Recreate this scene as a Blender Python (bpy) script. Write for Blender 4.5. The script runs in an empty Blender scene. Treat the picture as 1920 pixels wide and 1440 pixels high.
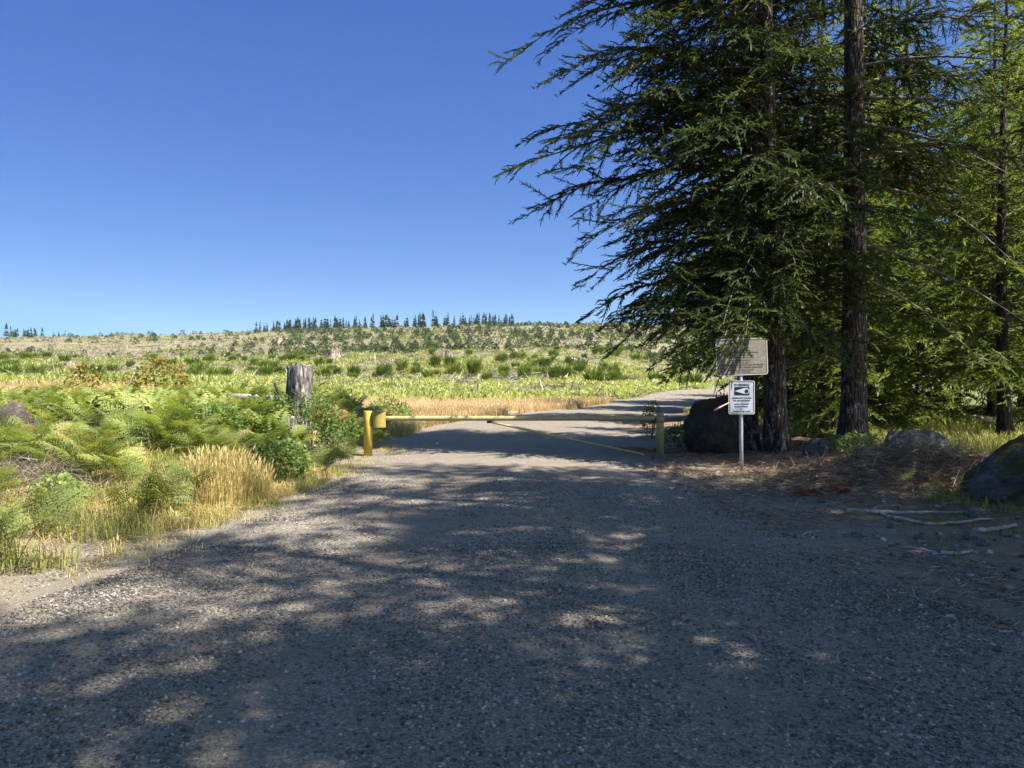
import bpy, math, random
import numpy as np
from mathutils import Vector, Matrix

S = bpy.context.scene
R = math.radians
PI = math.pi

# ------------------------------------------------------------------ camera
cam_d = bpy.data.cameras.new("camera")
cam = bpy.data.objects.new("camera", cam_d)
S.collection.objects.link(cam)
cam.location = (0, 0, 1.6)
cam.rotation_euler = (R(90), 0, 0)
cam_d.sensor_width = 36
cam_d.lens = 27.05
cam_d.clip_start = 0.05
cam_d.clip_end = 20000
S.camera = cam

# ------------------------------------------------------------------ sky, sun, exposure
SUN_EL = R(58)
SUN_H = Vector((0.87, -0.49)).normalized()
to_sun = Vector((SUN_H.x * math.cos(SUN_EL), SUN_H.y * math.cos(SUN_EL), math.sin(SUN_EL)))
W = bpy.data.worlds.new("World")
S.world = W
W.use_nodes = True
wn, wl = W.node_tree.nodes, W.node_tree.links
wn.clear()
sky = wn.new("ShaderNodeTexSky")
sky.sky_type = 'NISHITA'
sky.sun_disc = False
sky.sun_elevation = SUN_EL
sky.sun_rotation = math.atan2(SUN_H.x, SUN_H.y)
sky.altitude = 400
sky.air_density = 1.0
sky.dust_density = 0.05
sky.ozone_density = 2.0
bg = wn.new("ShaderNodeBackground")
bg.inputs[1].default_value = 0.08
wo = wn.new("ShaderNodeOutputWorld")
hs = wn.new("ShaderNodeHueSaturation")
hs.inputs["Saturation"].default_value = 1.55
hs.inputs["Hue"].default_value = 0.515
gm = wn.new("ShaderNodeGamma"); gm.inputs["Gamma"].default_value = 0.72
wl.new(sky.outputs[0], gm.inputs["Color"])
wl.new(gm.outputs[0], hs.inputs["Color"])
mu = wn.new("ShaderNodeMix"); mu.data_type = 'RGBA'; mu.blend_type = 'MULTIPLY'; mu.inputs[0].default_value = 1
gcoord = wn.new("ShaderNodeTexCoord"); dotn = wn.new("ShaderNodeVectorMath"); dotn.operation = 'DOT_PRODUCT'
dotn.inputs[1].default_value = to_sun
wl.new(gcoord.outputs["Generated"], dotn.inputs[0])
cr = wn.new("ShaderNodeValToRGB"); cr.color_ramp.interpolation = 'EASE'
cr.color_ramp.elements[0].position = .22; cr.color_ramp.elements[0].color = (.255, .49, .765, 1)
cr.color_ramp.elements[1].position = .90; cr.color_ramp.elements[1].color = (5.0, 3.15, 1.85, 1)  # unseen sky towards the sun brightened and warmed, added to lift the shade
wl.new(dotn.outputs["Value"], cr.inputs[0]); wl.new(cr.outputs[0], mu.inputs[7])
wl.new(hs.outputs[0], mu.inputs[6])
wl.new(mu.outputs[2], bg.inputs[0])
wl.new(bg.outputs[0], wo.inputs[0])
sun_d = bpy.data.lights.new("sun", 'SUN')
sun_d.energy = 5.0
sun_d.angle = R(0.53)
sun_d.color = (1.0, 0.93, 0.82)
sun = bpy.data.objects.new("sun", sun_d)
S.collection.objects.link(sun)
sun.rotation_euler = (-to_sun).to_track_quat('-Z', 'Y').to_euler()
S.view_settings.view_transform = 'Standard'
S.view_settings.look = 'None'
S.view_settings.gamma = 1
S.view_settings.exposure = 1.8
S.cycles.max_bounces = 6
S.cycles.diffuse_bounces = 3
S.cycles.glossy_bounces = 2
S.cycles.transmission_bounces = 4
S.cycles.caustics_reflective = False
S.cycles.caustics_refractive = False

rng = np.random.default_rng(11)
rnd = random.Random(5)
F_PX = 27.05 / 36 * 1920

# ------------------------------------------------------------------ noise
def _hash(ix, iy, s):
    h = (ix.astype(np.int64) * 374761393 + iy.astype(np.int64) * 668265263 + s * 1442695041) & 0x7fffffff
    h = ((h ^ (h >> 13)) * 1274126177) & 0x7fffffff
    h = h ^ (h >> 16)
    return (h & 0xffff) / 65535.0

def vnoise(x, y, s=0):
    x = np.asarray(x, float); y = np.asarray(y, float)
    ix = np.floor(x); iy = np.floor(y)
    fx = x - ix; fy = y - iy
    fx = fx * fx * (3 - 2 * fx); fy = fy * fy * (3 - 2 * fy)
    a = _hash(ix, iy, s); b = _hash(ix + 1, iy, s); c = _hash(ix, iy + 1, s); d = _hash(ix + 1, iy + 1, s)
    return (a * (1 - fx) + b * fx) * (1 - fy) + (c * (1 - fx) + d * fx) * fy

def fbm(x, y, s=0, o=4):
    t = 0; a = .5; n = 0
    for k in range(o):
        t = t + a * vnoise(x * 2 ** k, y * 2 ** k, s + k * 17); n += a; a *= .5
    return t / n

def sstep(a, b, x):
    t = np.clip((np.asarray(x, float) - a) / (b - a), 0, 1)
    return t * t * (3 - 2 * t)

# ------------------------------------------------------------------ terrain
RY = [-60, -20, 0, 5.6, 10.7, 16.5, 22, 27, 31, 36, 39.3, 51, 69, 90, 130, 200]
RL = [-4.2, -4.1, -3.95, -3.75, -3.15, -3.05, -3.0, -2.7, -1.2, 1.0, 3.3, 8.1, 15.8, 25, 46, 90]
RR = [4.4, 4.3, 4.0, 3.6, 3.3, 3.3, 3.3, 3.7, 5.0, 7.0, 9.0, 14.5, 23, 33, 56, 100]

def road_l(y): return (np.interp(y - .8, RY, RL) + np.interp(y, RY, RL) + np.interp(y + .8, RY, RL)) / 3
def road_r(y): return (np.interp(y - .8, RY, RR) + np.interp(y, RY, RR) + np.interp(y + .8, RY, RR)) / 3
def road_in(x, y):            # positive inside the road, metres to the nearer edge
    return np.minimum(x - road_l(y), road_r(y) - x)

HY = [-100, 20, 55, 90, 130, 160, 200, 250, 285, 320, 400, 700, 1200, 3000, 9000]
HZ = [0, 0, .6, 2.6, 6.3, 8.9, 13.2, 19.6, 23.3, 25.5, 24, 14, 0, -30, -60]

def prof(y):
    d = .06 * np.abs(y) + .5
    return (np.interp(y - d, HY, HZ) + 2 * np.interp(y, HY, HZ) + np.interp(y + d, HY, HZ)) / 4

def ground_z(x, y):
    x = np.asarray(x, float); y = np.asarray(y, float)
    u = x / np.maximum(y, 20)
    fac = np.interp(u, [-1.5, -.66, -.45, -.3, -.18, -.08, .05, .2, .35, .6, 1.5],
                    [.70, .80, .83, .90, .96, 1.0, 1.015, 1.0, .85, .5, .35])
    fac = 1 + (fac - 1) * sstep(60, 170, y)
    z = prof(y) * fac
    z = z - np.maximum(z - .9, 0) * .85 * sstep(.13, .25, u) * sstep(45, 60, y) * (1 - sstep(115, 175, y))
    # bank on the left of the road
    lb = sstep(.3, 2.4, road_l(y) - x)
    rise = .28 + .03 * np.clip(y - 8, 0, 28)
    z = z + lb * rise * (1 - sstep(40, 95, y)) * (1 - sstep(20, 27, y) * sstep(-24, -12, x))
    # right: low shoulder, needle mound
    z = z + .14 * sstep(.2, 3.0, x - road_r(y)) * (1 - sstep(40, 90, y))
    z = z + .36 * np.exp(-(((x - 5.9) / 1.5) ** 2 + ((y - 11.6) / .75) ** 2))
    off = sstep(.0, 1.5, -road_in(x, y))
    z = z + off * (fbm(x * .55, y * .55, 3) - .5) * .22 * (1 - sstep(120, 300, y))
    z = z + sstep(60, 140, y) * (fbm(x * .05, y * .05, 9) - .5) * 2.2
    z = z + sstep(60, 120, y) * (fbm(x * .22, y * .22, 19) - .5) * .9
    return z

def gz(x, y): return float(ground_z(x, y))

def at(px, py, d0=4, d1=600):  # where the sight line through a pixel of the photograph meets the ground
    u = (px - 960) / F_PX; v = (720 - py) / F_PX
    d = np.concatenate([np.linspace(d0, 60, 800), np.linspace(60, d1, 2500)])
    g = ground_z(u * d, d) - (1.6 + v * d)
    k = np.nonzero(g > 0)[0]
    k = k[0] if len(k) else len(d) - 1
    return float(u * d[k]), float(d[k])

# ------------------------------------------------------------------ mesh helpers
def mesh_np(name, V, polys, mat, parent=None, tint=None, smooth=False, col=None, loc=None):
    """polys: list of int arrays (n,3) or (n,4); mat: material or list with per-array index = order"""
    V = np.asarray(V, np.float32)
    me = bpy.data.meshes.new(name)
    mats = mat if isinstance(mat, list) else [mat]
    for m in mats:
        if m: me.materials.append(m)
    polys = [np.asarray(p, np.int32) for p in polys if len(p)]
    nl = sum(p.size for p in polys); npoly = sum(len(p) for p in polys)
    me.vertices.add(len(V)); me.vertices.foreach_set("co", V.ravel())
    me.loops.add(nl); me.loops.foreach_set("vertex_index", np.concatenate([p.ravel() for p in polys]))
    me.polygons.add(npoly)
    tot = np.concatenate([np.full(len(p), p.shape[1], np.int32) for p in polys])
    st = np.concatenate([[0], np.cumsum(tot)[:-1]]).astype(np.int32)
    me.polygons.foreach_set("loop_start", st); me.polygons.foreach_set("loop_total", tot)
    if len(mats) > 1:
        me.polygons.foreach_set("material_index", np.concatenate([np.full(len(p), min(i, len(mats) - 1), np.int32) for i, p in enumerate(polys)]))
    me.polygons.foreach_set("use_smooth", np.full(npoly, bool(smooth)))
    if tint is not None:
        a = me.attributes.new("tint", 'FLOAT', 'POINT'); a.data.foreach_set("value", np.asarray(tint, np.float32))
    if col is not None:
        a = me.attributes.new("zone", 'FLOAT_COLOR', 'POINT'); a.data.foreach_set("color", np.asarray(col, np.float32).ravel())
    me.update(calc_edges=True); me.validate()
    o = bpy.data.objects.new(name, me)
    S.collection.objects.link(o)
    if parent: o.parent = parent
    if loc is not None: o.location = loc
    return o

def tag(o, label=None, cat=None, group=None, kind=None):
    if label: o["label"] = label
    if cat: o["category"] = cat
    if group: o["group"] = group
    if kind: o["kind"] = kind
    return o

def empty(name, loc, label, cat, group=None, rz=0):
    o = bpy.data.objects.new(name, None); S.collection.objects.link(o)
    o.location = loc; o.rotation_euler = (0, 0, rz); o.empty_display_size = .2
    return tag(o, label, cat, group)

def copy_tree(o, loc=None, rz=None, sc=None, label=None, group=None, parent=None):
    c = o.copy(); S.collection.objects.link(c)
    if parent: c.parent = parent
    if loc is not None: c.location = loc
    if rz is not None: c.rotation_euler = (0, 0, rz)
    if sc is not None: c.scale = (sc, sc, sc) if not hasattr(sc, '__len__') else sc
    if label: c["label"] = label
    if group: c["group"] = group
    for ch in list(o.children): copy_tree(ch, parent=c)
    return c

def norm(a): return a / np.maximum(np.linalg.norm(a, axis=-1, keepdims=True), 1e-9)

def kites(base, d, ln, w, tint, up=None, cross=True, mid=.45):
    """pointed leaf shapes: two crossed quads each (or one)"""
    base = np.asarray(base, float).reshape(-1, 3); d = norm(np.asarray(d, float).reshape(-1, 3))
    n = len(base); ln = np.broadcast_to(np.asarray(ln, float), (n,))[:, None]; w = np.broadcast_to(np.asarray(w, float), (n,))[:, None]
    tint = np.broadcast_to(np.asarray(tint, float), (n,))
    if up is None: up = np.array([0, 0, 1.])
    up = np.broadcast_to(up, (n, 3))
    s = norm(np.cross(d, up)); s = np.where(np.isnan(s), 0, s)
    bad = np.linalg.norm(s, axis=1) < .1; s[bad] = [1, 0, 0]
    nn = np.cross(s, d)
    tip = base + d * ln; m = base + d * ln * mid
    q = [np.stack([base, m + s * w / 2, tip, m - s * w / 2], 1)]
    t = [np.repeat(tint, 4)]
    if cross:
        q.append(np.stack([base, m + nn * w * .4, tip, m - nn * w * .4], 1)); t.append(np.repeat(tint, 4))
    V = np.concatenate(q).reshape(-1, 3)
    F = np.arange(len(V)).reshape(-1, 4)
    return V, F, np.concatenate(t)

def strips(base, d, ln, w, tint):
    """blunt needle brushes: two crossed tapered strips each"""
    d = norm(d); ln = ln[:, None]; w = w[:, None]
    s = norm(np.cross(d, np.array([0.02, 0.01, 1.]))); nn = np.cross(s, d); tip = base + d * ln; q_ = []
    for k, f in ((s, 1.0), (nn, .8)):
        q_.append(np.stack([base - k * w * .42 * f, base + k * w * .42 * f, tip + k * w * .2 * f, tip - k * w * .2 * f], 1))
    V = np.concatenate(q_).reshape(-1, 3)
    return V, np.arange(len(V)).reshape(-1, 4), np.tile(np.repeat(tint, 4), 2)

def join(parts):
    Vs, Fs, Ts = [], [], []; o = 0
    for V, F, T in parts:
        Vs.append(V); Fs.append(F + o); Ts.append(T); o += len(V)
    return np.concatenate(Vs), np.concatenate(Fs), np.concatenate(Ts)

def rotm(az, pitch=0, roll=0, sc=1):
    az, pitch, roll, sc = np.broadcast_arrays(*[np.asarray(a, float) for a in (az, pitch, roll, sc)])
    az = az.ravel(); pitch = pitch.ravel(); roll = roll.ravel(); sc = sc.ravel()
    n = len(az); z = np.zeros(n); o = np.ones(n)
    ca, sa, cp, sp, cr, sr = np.cos(az), np.sin(az), np.cos(pitch), np.sin(pitch), np.cos(roll), np.sin(roll)
    Rz = np.stack([ca, -sa, z, sa, ca, z, z, z, o], 1).reshape(n, 3, 3)
    Ry = np.stack([cp, z, -sp, z, o, z, sp, z, cp], 1).reshape(n, 3, 3)   # positive pitch lifts +X
    Rx = np.stack([o, z, z, z, cr, -sr, z, sr, cr], 1).reshape(n, 3, 3)
    return Rz @ Ry @ Rx * sc[:, None, None]

def scatter(T, M, P, dt=None):
    V, F, t = T
    n = len(P); m = len(V)
    out = np.einsum('nij,mj->nmi', M, V) + np.asarray(P)[:, None, :]
    Fo = (F[None] + (np.arange(n) * m)[:, None, None]).reshape(-1, F.shape[1])
    tt = np.broadcast_to(t, (n, m)) + (0 if dt is None else np.asarray(dt)[:, None])
    return out.reshape(-1, 3), Fo, tt.ravel()

def tube(pts, rad, seg=8, twist=None, cap=True):
    pts = np.asarray(pts, float); rad = np.broadcast_to(np.asarray(rad, float), (len(pts),))
    d = norm(np.gradient(pts, axis=0))
    ref = np.array([0, 0, 1.]) if abs(d[0][2]) < .8 else np.array([1., 0, 0])
    V = []
    for i in range(len(pts)):
        s = np.cross(d[i], ref); s /= np.linalg.norm(s); u = np.cross(s, d[i])
        a = np.linspace(0, 2 * PI, seg, endpoint=False)
        V.append(pts[i] + rad[i] * (np.cos(a)[:, None] * s + np.sin(a)[:, None] * u))
    V = np.concatenate(V); F = []
    for i in range(len(pts) - 1):
        for k in range(seg):
            a = i * seg + k; b = i * seg + (k + 1) % seg
            F.append((a, b, b + seg, a + seg))
    if cap:
        n0 = len(V); V = np.concatenate([V, pts[:1], pts[-1:]])
        for k in range(seg):
            F.append((n0, (k + 1) % seg, k, n0)); e = (len(pts) - 1) * seg
            F.append((n0 + 1, e + k, e + (k + 1) % seg, n0 + 1))
    return V, np.array(F), np.full(len(V), .5)

def split_degenerate(F):
    F = np.asarray(F); bad = F[:, 0] == F[:, 3]
    return [F[~bad], F[bad][:, :3]]

def wood(name, parts, mat, parent=None, smooth=True, **k):
    V, F, T = join(parts)
    q, t = split_degenerate(F)
    return mesh_np(name, V, [q, t], [mat, mat], parent, tint=T, smooth=smooth, **k)

def icosphere(sub):
    import bmesh
    bm = bmesh.new(); bmesh.ops.create_icosphere(bm, subdivisions=sub, radius=1)
    V = np.array([v.co[:] for v in bm.verts]); F = np.array([[v.index for v in f.verts] for f in bm.faces])
    bm.free(); return V, F

def box(cx, cy, cz, sx, sy, sz):
    V = np.array([[x, y, z] for x in (-1, 1) for y in (-1, 1) for z in (-1, 1)], float) * np.array([sx, sy, sz]) / 2 + [cx, cy, cz]
    F = np.array([[0, 1, 3, 2], [4, 6, 7, 5], [0, 4, 5, 1], [2, 3, 7, 6], [0, 2, 6, 4], [1, 5, 7, 3]])
    return V, F, np.full(8, .5)

# ------------------------------------------------------------------ materials
class NT:
    def __init__(s, name):
        s.m = bpy.data.materials.new(name); s.m.use_nodes = True
        s.n = s.m.node_tree.nodes; s.l = s.m.node_tree.links
        s.n.clear(); s.out = s.n.new("ShaderNodeOutputMaterial")
        s.p = s.n.new("ShaderNodeBsdfPrincipled"); s.l.new(s.p.outputs[0], s.out.inputs[0])
        s.p.inputs["Specular IOR Level"].default_value = .25
        s.p.inputs["Roughness"].default_value = .8
    def node(s, t, **k):
        n = s.n.new(t)
        for a, b in k.items():
            if a in n.inputs: s.set(n, a, b)
            else: setattr(n, a, b)
        return n
    def set(s, n, a, b):
        if hasattr(b, 'links') or isinstance(b, bpy.types.NodeSocket): s.l.new(b, n.inputs[a])
        else: n.inputs[a].default_value = b
    def coord(s, kind="Object", scale=(1, 1, 1)):
        c = s.node("ShaderNodeTexCoord"); m = s.node("ShaderNodeMapping")
        m.inputs["Scale"].default_value = scale; s.l.new(c.outputs[kind], m.inputs[0]); return m.outputs[0]
    def noise(s, vec, scale, detail=4, rough=.6):
        n = s.node("ShaderNodeTexNoise"); s.l.new(vec, n.inputs["Vector"])
        n.inputs["Scale"].default_value = scale; n.inputs["Detail"].default_value = detail; n.inputs["Roughness"].default_value = rough
        return n.outputs[0]
    def voro(s, vec, scale, feature='F1', out="Distance", rand=1):
        n = s.node("ShaderNodeTexVoronoi"); n.feature = feature; s.l.new(vec, n.inputs["Vector"]); n.inputs["Scale"].default_value = scale
        n.inputs["Randomness"].default_value = rand
        return n.outputs[out]
    def ramp(s, fac, stops):
        r = s.node("ShaderNodeValToRGB"); e = r.color_ramp.elements
        while len(e) < len(stops): e.new(.5)
        for i, (p, c) in enumerate(stops): e[i].position = p; e[i].color = (*c, 1) if len(c) == 3 else c
        s.l.new(fac, r.inputs[0]); return r.outputs[0]
    def mix(s, fac, a, b, mode='MIX'):
        n = s.node("ShaderNodeMix"); n.data_type = 'RGBA'; n.blend_type = mode; n.clamp_factor = True
        for i, v in ((0, fac), (6, a), (7, b)):
            if isinstance(v, bpy.types.NodeSocket): s.l.new(v, n.inputs[i])
            else: n.inputs[i].default_value = (*v, 1) if hasattr(v, '__len__') and len(v) == 3 else v
        return n.outputs[2]
    def math(s, op, a, b=0, clamp=False):
        n = s.node("ShaderNodeMath"); n.operation = op; n.use_clamp = clamp
        for i, v in ((0, a), (1, b)):
            if isinstance(v, bpy.types.NodeSocket): s.l.new(v, n.inputs[i])
            else: n.inputs[i].default_value = v
        return n.outputs[0]
    def attr(s, name, out="Fac"):
        a = s.node("ShaderNodeAttribute"); a.attribute_name = name; return a.outputs[out]
    def bump(s, h, strength=.5, dist=.02, normal=None):
        b = s.node("ShaderNodeBump"); b.inputs["Strength"].default_value = strength; b.inputs["Distance"].default_value = dist
        s.l.new(h, b.inputs["Height"])
        if normal is not None: s.l.new(normal, b.inputs["Normal"])
        s.l.new(b.outputs[0], s.p.inputs["Normal"]); return b.outputs[0]
    def base(s, c):
        if isinstance(c, bpy.types.NodeSocket): s.l.new(c, s.p.inputs["Base Color"])
        else: s.p.inputs["Base Color"].default_value = (*c, 1)

def leaf_mat(name, stops, trans=.35, tcol=(1.25, 1.25, .6), rough=.55, objvar=.0):
    t = NT(name)
    f = t.attr("tint")
    if objvar:
        oi = t.node("ShaderNodeObjectInfo"); f = t.math('ADD', f, t.math('MULTIPLY', t.math('SUBTRACT', oi.outputs["Random"], .5), objvar))
    c = t.ramp(f, stops)
    t.base(c); t.p.inputs["Roughness"].default_value = rough
    if trans:
        tr = t.node("ShaderNodeBsdfTranslucent"); cc = t.mix(1.0, c, tcol, 'MULTIPLY'); t.l.new(cc, tr.inputs[0])
        mx = t.node("ShaderNodeMixShader"); mx.inputs[0].default_value = trans
        t.l.new(t.p.outputs[0], mx.inputs[1]); t.l.new(tr.outputs[0], mx.inputs[2]); t.l.new(mx.outputs[0], t.out.inputs[0])
    return t.m

M = {}
M['fir'] = leaf_mat("fir_needles", [(0, (.034, .052, .020)), (.5, (.085, .112, .036)), (1, (.205, .235, .07))], .4)
M['fir_light'] = leaf_mat("young_fir_needles", [(0, (.095, .125, .036)), (.5, (.225, .275, .07)), (1, (.40, .45, .14))], .52, objvar=.55)
M['sapling'] = leaf_mat("sapling_needles", [(0, (.036, .065, .028)), (1, (.115, .155, .06))], .15, objvar=.5)
M['ridge'] = leaf_mat("ridge_conifer_needles", [(0, (.055, .078, .048)), (1, (.14, .165, .085))], .15, objvar=.6)
M['broom'] = leaf_mat("broom_stems", [(0, (.085, .13, .03)), (.6, (.17, .23, .05)), (1, (.27, .31, .08))], .3, objvar=.6)
M['fern'] = leaf_mat("bracken_leaf", [(0, (.07, .095, .026)), (.45, (.175, .22, .055)), (.82, (.30, .33, .095)), (1, (.35, .27, .12))], .38)
M['fern_yellow'] = leaf_mat("sunny_fern_leaf", [(0, (.085, .11, .032)), (.5, (.235, .27, .072)), (1, (.40, .41, .15))], .33)
M['grass_dry'] = leaf_mat("dry_grass", [(0, (.22, .20, .06)), (.5, (.44, .365, .14)), (1, (.62, .50, .25))], .35, (1.1, 1.1, .8))
M['grass_green'] = leaf_mat("green_grass", [(0, (.11, .14, .03)), (.5, (.24, .27, .065)), (1, (.42, .38, .14))], .38)
M['grass_meadow'] = leaf_mat("golden_meadow_grass", [(0, (.27, .20, .08)), (.5, (.50, .365, .185)), (1, (.66, .50, .33))], .35, (1.1, 1.1, .85))
M['shrub'] = leaf_mat("shrub_leaf", [(0, (.055, .095, .03)), (.6, (.135, .205, .055)), (1, (.25, .31, .085))], .38)
M['maple'] = leaf_mat("vine_maple_leaf", [(0, (.10, .12, .03)), (.45, (.26, .19, .045)), (1, (.30, .10, .04))], .4)
M['orange'] = leaf_mat("dead_orange_needles", [(0, (.22, .055, .03)), (1, (.40, .13, .07))], .3)
M['litter'] = leaf_mat("dry_litter", [(0, (.08, .052, .034)), (.5, (.24, .165, .105)), (1, (.52, .42, .30))], 0, rough=.9)
M['slash'] = leaf_mat("bleached_slash", [(0, (.10, .08, .065)), (.5, (.24, .20, .165)), (1, (.46, .41, .35))], 0, rough=.9)

M['brush'] = leaf_mat("dry_brush_stems", [(0, (.09, .085, .05)), (.5, (.19, .165, .115)), (1, (.33, .29, .22))], .1, rough=.9)
def bark_mat(name, dark, mid, lich, lichen=.62):
    t = NT(name)
    v = t.coord("Object", (1, 1, .16))
    fis = t.voro(v, 14, 'DISTANCE_TO_EDGE'); n1 = t.noise(v, 22, 6)
    h = t.math('ADD', t.math('MULTIPLY', t.math('MINIMUM', fis, .25), 3), t.math('MULTIPLY', n1, .5))
    c = t.ramp(h, [(.25, dark), (.9, mid)])
    v2 = t.coord("Object", (1, 1, .5)); n2 = t.noise(v2, 9, 8, .75)
    c = t.mix(t.ramp(n2, [(lichen - .02, (0, 0, 0)), (lichen + .05, (1, 1, 1))]), c, lich)
    t.base(c); t.p.inputs["Roughness"].default_value = .95
    t.bump(h, 1.0, .035); return t.m
M['bark'] = bark_mat("fir_bark", (.018, .013, .011), (.085, .066, .055), (.30, .29, .26), .565)
M['bark_far'] = bark_mat("far_bark", (.02, .015, .012), (.07, .055, .045), (.15, .14, .12), .68)

t = NT("bare_twig"); v = t.coord(); t.base(t.ramp(t.noise(v, 6, 5), [(.35, (.045, .036, .03)), (.62, (.17, .15, .125))])); M['twig'] = t.m
t = NT("bleached_stick"); v = t.coord("Object", (1, 1, 1)); n = t.noise(v, 14, 6, .7)
t.base(t.ramp(n, [(.3, (.11, .097, .085)), (.55, (.32, .295, .265)), (.7, (.50, .47, .43))])); t.bump(n, .6, .01); M['stick'] = t.m

# weathered stump wood
t = NT("weathered_wood"); v = t.coord("Object", (1, 1, .12)); n = t.noise(v, 18, 8, .7); v2 = t.coord("Object", (1, 1, .6)); n2 = t.noise(v2, 5, 6, .65)
c = t.ramp(n, [(.40, (.035, .03, .027)), (.5, (.14, .128, .12)), (.62, (.42, .395, .37))])
c = t.mix(t.ramp(n2, [(.52, (0, 0, 0)), (.62, (1, 1, 1))]), c, (.05, .042, .038))
t.base(c); t.bump(n, 1, .03); M['snag'] = t.m
t = NT("far_stump_wood"); v = t.coord("Object", (1, 1, .3)); n = t.noise(v, 2.6, 6, .7)
t.base(t.ramp(n, [(.36, (.035, .028, .025)), (.5, (.16, .12, .10)), (.66, (.42, .37, .33))])); M['stump'] = t.m

def rock_mat(name, lo, hi, moss, amount):
    t = NT(name); v = t.coord(); n = t.noise(v, 4, 9, .7); n2 = t.noise(v, 1.3, 5)
    n5 = t.noise(v, 17, 8, .8)
    c = t.mix(t.ramp(n5, [(.35, (.25, .25, .25)), (.65, (1, 1, 1))]), tuple(k * .4 for k in lo), t.ramp(n, [(.3, lo), (.7, hi)]))
    c = t.mix(t.ramp(t.voro(v, 7), [(.0, (.6, .6, .6)), (.25, (0, 0, 0))]), c, tuple(min(1, k * 1.5) for k in hi))
    g = t.node("ShaderNodeNewGeometry"); sx = t.node("ShaderNodeSeparateXYZ"); t.l.new(g.outputs["Normal"], sx.inputs[0])
    f = t.math('ADD', t.math('MULTIPLY', sx.outputs[2], .8), t.math('MULTIPLY', t.math('SUBTRACT', n2, .5), 2.2))
    f = t.ramp(t.math('ADD', f, amount), [(.55, (0, 0, 0)), (.75, (1, 1, 1))])
    m = t.ramp(t.noise(v, 26, 6, .8), [(.35, tuple(k * .45 for k in moss)), (.7, moss)])
    t.base(t.mix(f, c, m)); t.p.inputs["Roughness"].default_value = .95
    t.bump(t.math('ADD', n, t.math('MULTIPLY', t.math('ADD', n5, t.noise(v, 40, 5, .8)), .4)), 1, .09); return t.m
M['rotten'] = rock_mat("rotten_wood", (.05, .042, .036), (.26, .235, .21), (.34, .21, .06), .02)
M['rock'] = rock_mat("grey_rock", (.08, .079, .074), (.25, .24, .22), (.13, .12, .035), -.18)
M['rock_moss'] = rock_mat("mossy_rock", (.075, .073, .07), (.25, .24, .22), (.10, .095, .03), .30)
M['rock_brown'] = rock_mat("brown_mossy_rock", (.045, .037, .03), (.13, .105, .08), (.17, .10, .04), .10)
M['pebble'] = rock_mat("pale_pebble", (.14, .138, .13), (.34, .33, .30), (.2, .2, .2), -1)

# gravel (road) - shared by the loose stones
def gravel_nodes(t, v, lane=None):
    n1 = t.noise(v, .55, 5, .6); n2 = t.noise(v, 3.2, 6, .7)
    vc = t.node("ShaderNodeTexVoronoi"); t.l.new(v, vc.inputs["Vector"]); vc.inputs["Scale"].default_value = 80
    sep = t.node("ShaderNodeSeparateColor"); t.l.new(vc.outputs["Color"], sep.inputs[0])
    stone = t.ramp(sep.outputs[0], [(0, (.07, .063, .055)), (.5, (.155, .137, .115)), (.8, (.235, .21, .176)), (1, (.36, .335, .29))])
    fines = t.ramp(n2, [(.3, (.128, .108, .084)), (.7, (.205, .172, .132))])
    f_ = t.ramp(n1, [(.38, (.15, .15, .15)), (.6, (.75, .75, .75))])
    if lane is not None: f_ = t.math('ADD', f_, t.math('MULTIPLY', lane, .3), True)
    c = t.mix(f_, stone, fines)
    vf = t.voro(v, 62); vb = t.voro(v, 24)
    h = t.math('ADD', t.math('MULTIPLY', vf, -1.0), t.math('MULTIPLY', vb, -.6))
    h = t.math('ADD', h, t.math('MULTIPLY', n2, .5))
    return c, h
t = NT("road_gravel"); v = t.coord(); c, h = gravel_nodes(t, v, t.attr("tint")); t.base(c); t.bump(h, .9, .016); t.p.inputs["Roughness"].default_value = .9; M['gravel'] = t.m
t = NT("loose_stone"); t.base(t.ramp(t.attr("tint"), [(0, (.055, .05, .046)), (.45, (.13, .116, .10)), (.8, (.21, .19, .165)), (1, (.33, .31, .28))])); M['stone'] = t.m

# ground: the zone attribute carries the ground's own colour (gravel, duff, dry grass, slash)
t = NT("ground_soil"); v = t.coord()
z = t.attr("zone", "Color"); al = t.attr("zone", "Alpha")
c2, h2 = gravel_nodes(t, v)
nA = t.noise(v, 2.4, 8, .72); nB = t.noise(v, .22, 6, .65); nC = t.noise(v, 19, 5, .75)
zz = t.mix(1.0, z, t.ramp(nA, [(.3, (.55, .52, .50)), (.52, (1, 1, 1)), (.72, (1.45, 1.4, 1.3))]), 'MULTIPLY')
zz = t.mix(1.0, zz, t.ramp(nC, [(.3, (.6, .58, .55)), (.7, (1.4, 1.38, 1.3))]), 'MULTIPLY')
zz = t.mix(1.0, zz, t.ramp(nB, [(.35, (.82, .85, .8)), (.65, (1.15, 1.12, 1.1))]), 'MULTIPLY')
t.base(t.mix(al, zz, c2))
t.bump(t.math('ADD', t.math('MULTIPLY', nA, 1.5), t.math('ADD', nC, t.math('MULTIPLY', h2, .4))), .9, .03)
t.p.inputs["Roughness"].default_value = .95; M['ground'] = t.m

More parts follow.
